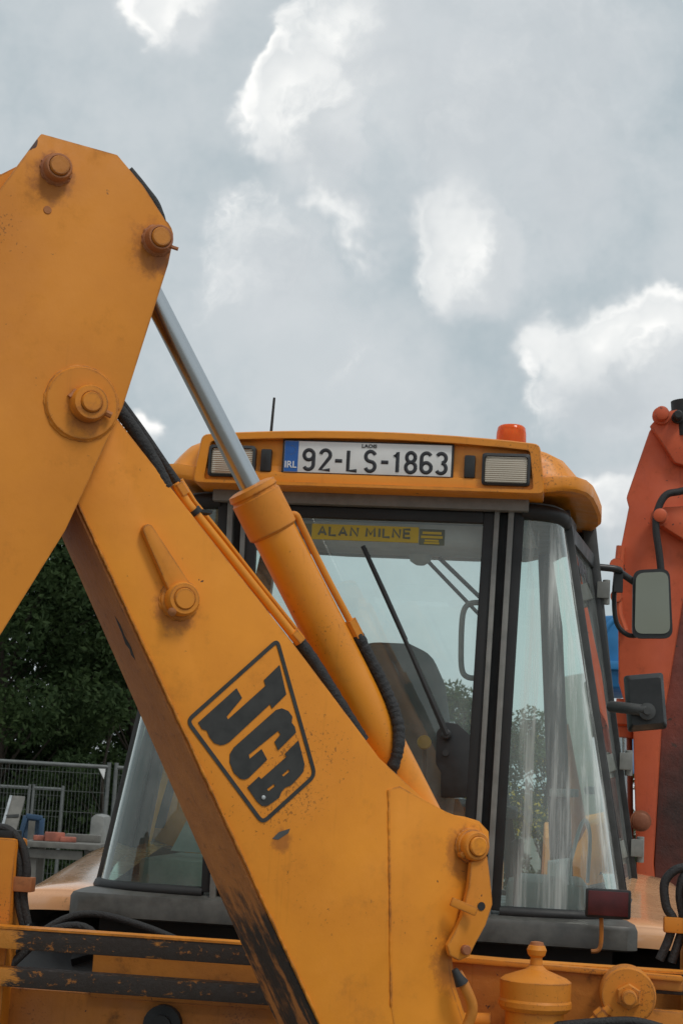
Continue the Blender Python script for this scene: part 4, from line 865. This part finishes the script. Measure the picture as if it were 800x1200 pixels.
m = MB(); c = at(97, 980, CYD + .3); m.box(V((c.x, CYD + .34, tz + .0225 + .03)), (.14, 0, 0), (0, .05, 0), (0, 0, .03)); lab(obj('grey_kerb_stone', m, CONC, bevel=.01), 'long grey kerb stone on the back of the timber bench', 'kerb stone')
m = MB(); c = at(110, 968, 15); m.prism([at(x, y, 15) for x, y in ((104, 985), (107, 958), (112, 954), (122, 957), (124, 1130), (104, 1130))], V((0, .5, 0))); lab(obj('concrete_block_stack', m, GRY, bevel=.03), 'grey upright stone post beside the cab window near white flowers', 'stone post')
# ------------------------------------------------------------------ trees
def leafmat(name, a, b_, tr_=.35):
    m = bpy.data.materials.new(name); m.use_nodes = True; t = NT(m.node_tree); t.n.clear(); p = objco(t)
    n = t.noise(p, 1.3, 3); n2 = t.noise(p, 9, 2); c = t.mix(t.ss(t.m('ADD', t.m('MULTIPLY', n, .6), t.m('MULTIPLY', n2, .4)), .35, .65), a, b_)
    d = t.n.new('ShaderNodeBsdfPrincipled'); t.put(d.inputs['Base Color'], c); d.inputs['Roughness'].default_value = .8; d.inputs['Specular IOR Level'].default_value = .2
    tl = t.n.new('ShaderNodeBsdfTranslucent'); t.put(tl.inputs[0], c); mx = t.n.new('ShaderNodeMixShader'); mx.inputs[0].default_value = tr_
    t.l.new(d.outputs[0], mx.inputs[1]); t.l.new(tl.outputs[0], mx.inputs[2]); o = t.n.new('ShaderNodeOutputMaterial'); t.l.new(mx.outputs[0], o.inputs[0]); return m
LF1 = leafmat('dark_leaves', (.024, .046, .017), (.055, .088, .030), .35); LF2 = leafmat('pale_leaves', (.055, .085, .03), (.10, .13, .045)); FLW = simple('yellow_blossom', (.62, .42, .03), .7); FLWW = simple('white_blossom', (.7, .68, .62), .7)
def rnd(a=1.): return random.uniform(-a, a)
def rdir():
    while True:
        v = V((rnd(), rnd(), rnd()))
        if .05 < v.length < 1: return v.normalized()
def leaves(clumps, n, size, flat=.5):
    vs = []; fs = []; wsum = [c[1] ** 2 for c in clumps]
    cs = random.choices(clumps, wsum, k=n)
    for c, r, sq in cs:
        d = rdir() * r * (random.random() ** .45); p = V((c.x + d.x, c.y + d.y, c.z + d.z * sq))
        a = rdir(); b = a.cross(rdir())
        if b.length < .1: continue
        b.normalize(); s = size * random.uniform(.6, 1.35); k = len(vs)
        vs += [p - a * s, p + b * s * .42 + a * s * .05, p + a * s, p - b * s * .42 + a * s * .05]; fs.append((k, k + 1, k + 2, k + 3))
    m = MB(); m.v = vs; m.f = fs; return m
def fastobj(name, mb, mat, parent, **kw):
    org = ORI[parent]; me = bpy.data.meshes.new(name); me.from_pydata([p - org for p in mb.v], [], mb.f); me.materials.append(mat)
    o = bpy.data.objects.new(name, me); col.objects.link(o); o.parent = parent; ORI[o] = org
    for k, v in kw.items(): o[k] = v
    return o
def tree(x, y, h, rad, label, nleaf, mat, size=.085, name='broadleaf_tree', low=.12, flowers=None, group=None, ncl=26):
    r = root(name, (x, y, 0), label, 'tree' if h > 4 else 'shrub', group); base = V((x, y, 0)); tk = MB()
    top = base + V((rnd(.3), rnd(.3), h * .8)); path = spline([base, base + V((rnd(.15), rnd(.15), h * .3)), base + V((rnd(.25), rnd(.25), h * .55)), top], 5)
    tr0 = h * .016; tk.tube(path, lambda t: lerp(tr0, tr0 * .2, t), 8); cl = []
    for k in range(ncl):
        t = random.uniform(low, 1) if h > 4 else random.uniform(low, 1) ** 1.4; a = rnd(math.pi); prof = math.sin(math.pi * min(1, (t * .86 + .14))) ** .6
        rr_ = rad * prof * random.uniform(.35, .9); c = base + V((math.cos(a) * rr_, math.sin(a) * rr_, h * t * .93)); cl.append((c, rad * random.uniform(.24, .40), .8))
        i = min(len(path) - 1, int(len(path) * max(.08, t - .2) / 1.0)); s = path[i]; mid = s.lerp(c, .5) + V((0, 0, .1)); tk.tube([s, mid, c], lambda q: lerp(tr0 * .2, tr0 * .05, q), 5)
    obj('trunk', tk, BARK, r, smooth=60)
    fastobj('crown', leaves(cl, nleaf, size), mat, r)
    if flowers:
        fc = [(c, q * 1.02, s_) for c, q, s_ in cl if flowers[0] < c.z < flowers[1]]
        if fc: fastobj('blossom', leaves(random.sample(fc, max(1, len(fc) // 2)), flowers[2], flowers[4]), flowers[3], r, kind='stuff')
    return r
DT = 'dark trees behind the fence'
tree(-5.6, 27.5, 9.0, 2.6, 'large dark leafy tree behind the mesh fence, directly right of the dipper arm', 70000, LF1, .062, low=.06, group=DT, ncl=60)
tree(-3.5, 29.5, 7.0, 1.7, 'smaller dark tree behind the fence, nearest the cab', 36000, LF1, .062, low=.05, group=DT, ncl=36)
tree(-8.8, 28.5, 9.5, 2.8, 'tall dark tree at the far left behind the dipper arm', 22000, LF1, .09, low=.06, group=DT, ncl=30)
tree(-4.9, 32.5, 6.8, 2.5, 'dark tree in the back row closing the gap behind the fence', 40000, LF1, .075, low=.04, group=DT, ncl=36)
tree(-3.7, 26.6, 3.4, 1.35, 'low dark bush behind the fence corner beside the cab', 14000, LF1, .06, 'leafy_bush', .0, None, DT, 26)
SG = 'flowering shrubs behind the cab'
shr = [(2.3, 30, 3.9, 1.5, 'tall pale green shrub with yellow blossom seen through the right cab glass beside the pillar', 22000, 1800), (4.1, 30.6, 3.8, 1.5, 'bushy pale shrub with yellow blossom seen through the right edge of the curved cab glass', 20000, 1700),
       (.4, 33, 3.0, 1.5, 'low green shrub seen low through the middle of the rear window', 11000, 0), (-1.7, 33, 2.9, 1.5, 'low green shrub hidden behind the ram and cab window', 9000, 0), (6.3, 33, 3.7, 1.6, 'pale blossoming shrub behind the red arm at the right edge', 12000, 700)]
for x, y, h_, r_, lb, nl, nf_ in shr:
    tree(x, y, h_, r_, lb, nl, LF2, .05, 'flowering_shrub', .0, (.8, 3.2, nf_, FLW, .045) if nf_ else None, SG, 34)
pf = at(98, 968, 16); tree(pf.x, 16, 1.42, .22, 'small garden plant with white blossom beside the grey stone post', 1500, LF2, .02, 'blossom_plant', .1, (.9, 1.6, 60, FLWW, .016), None, 12)
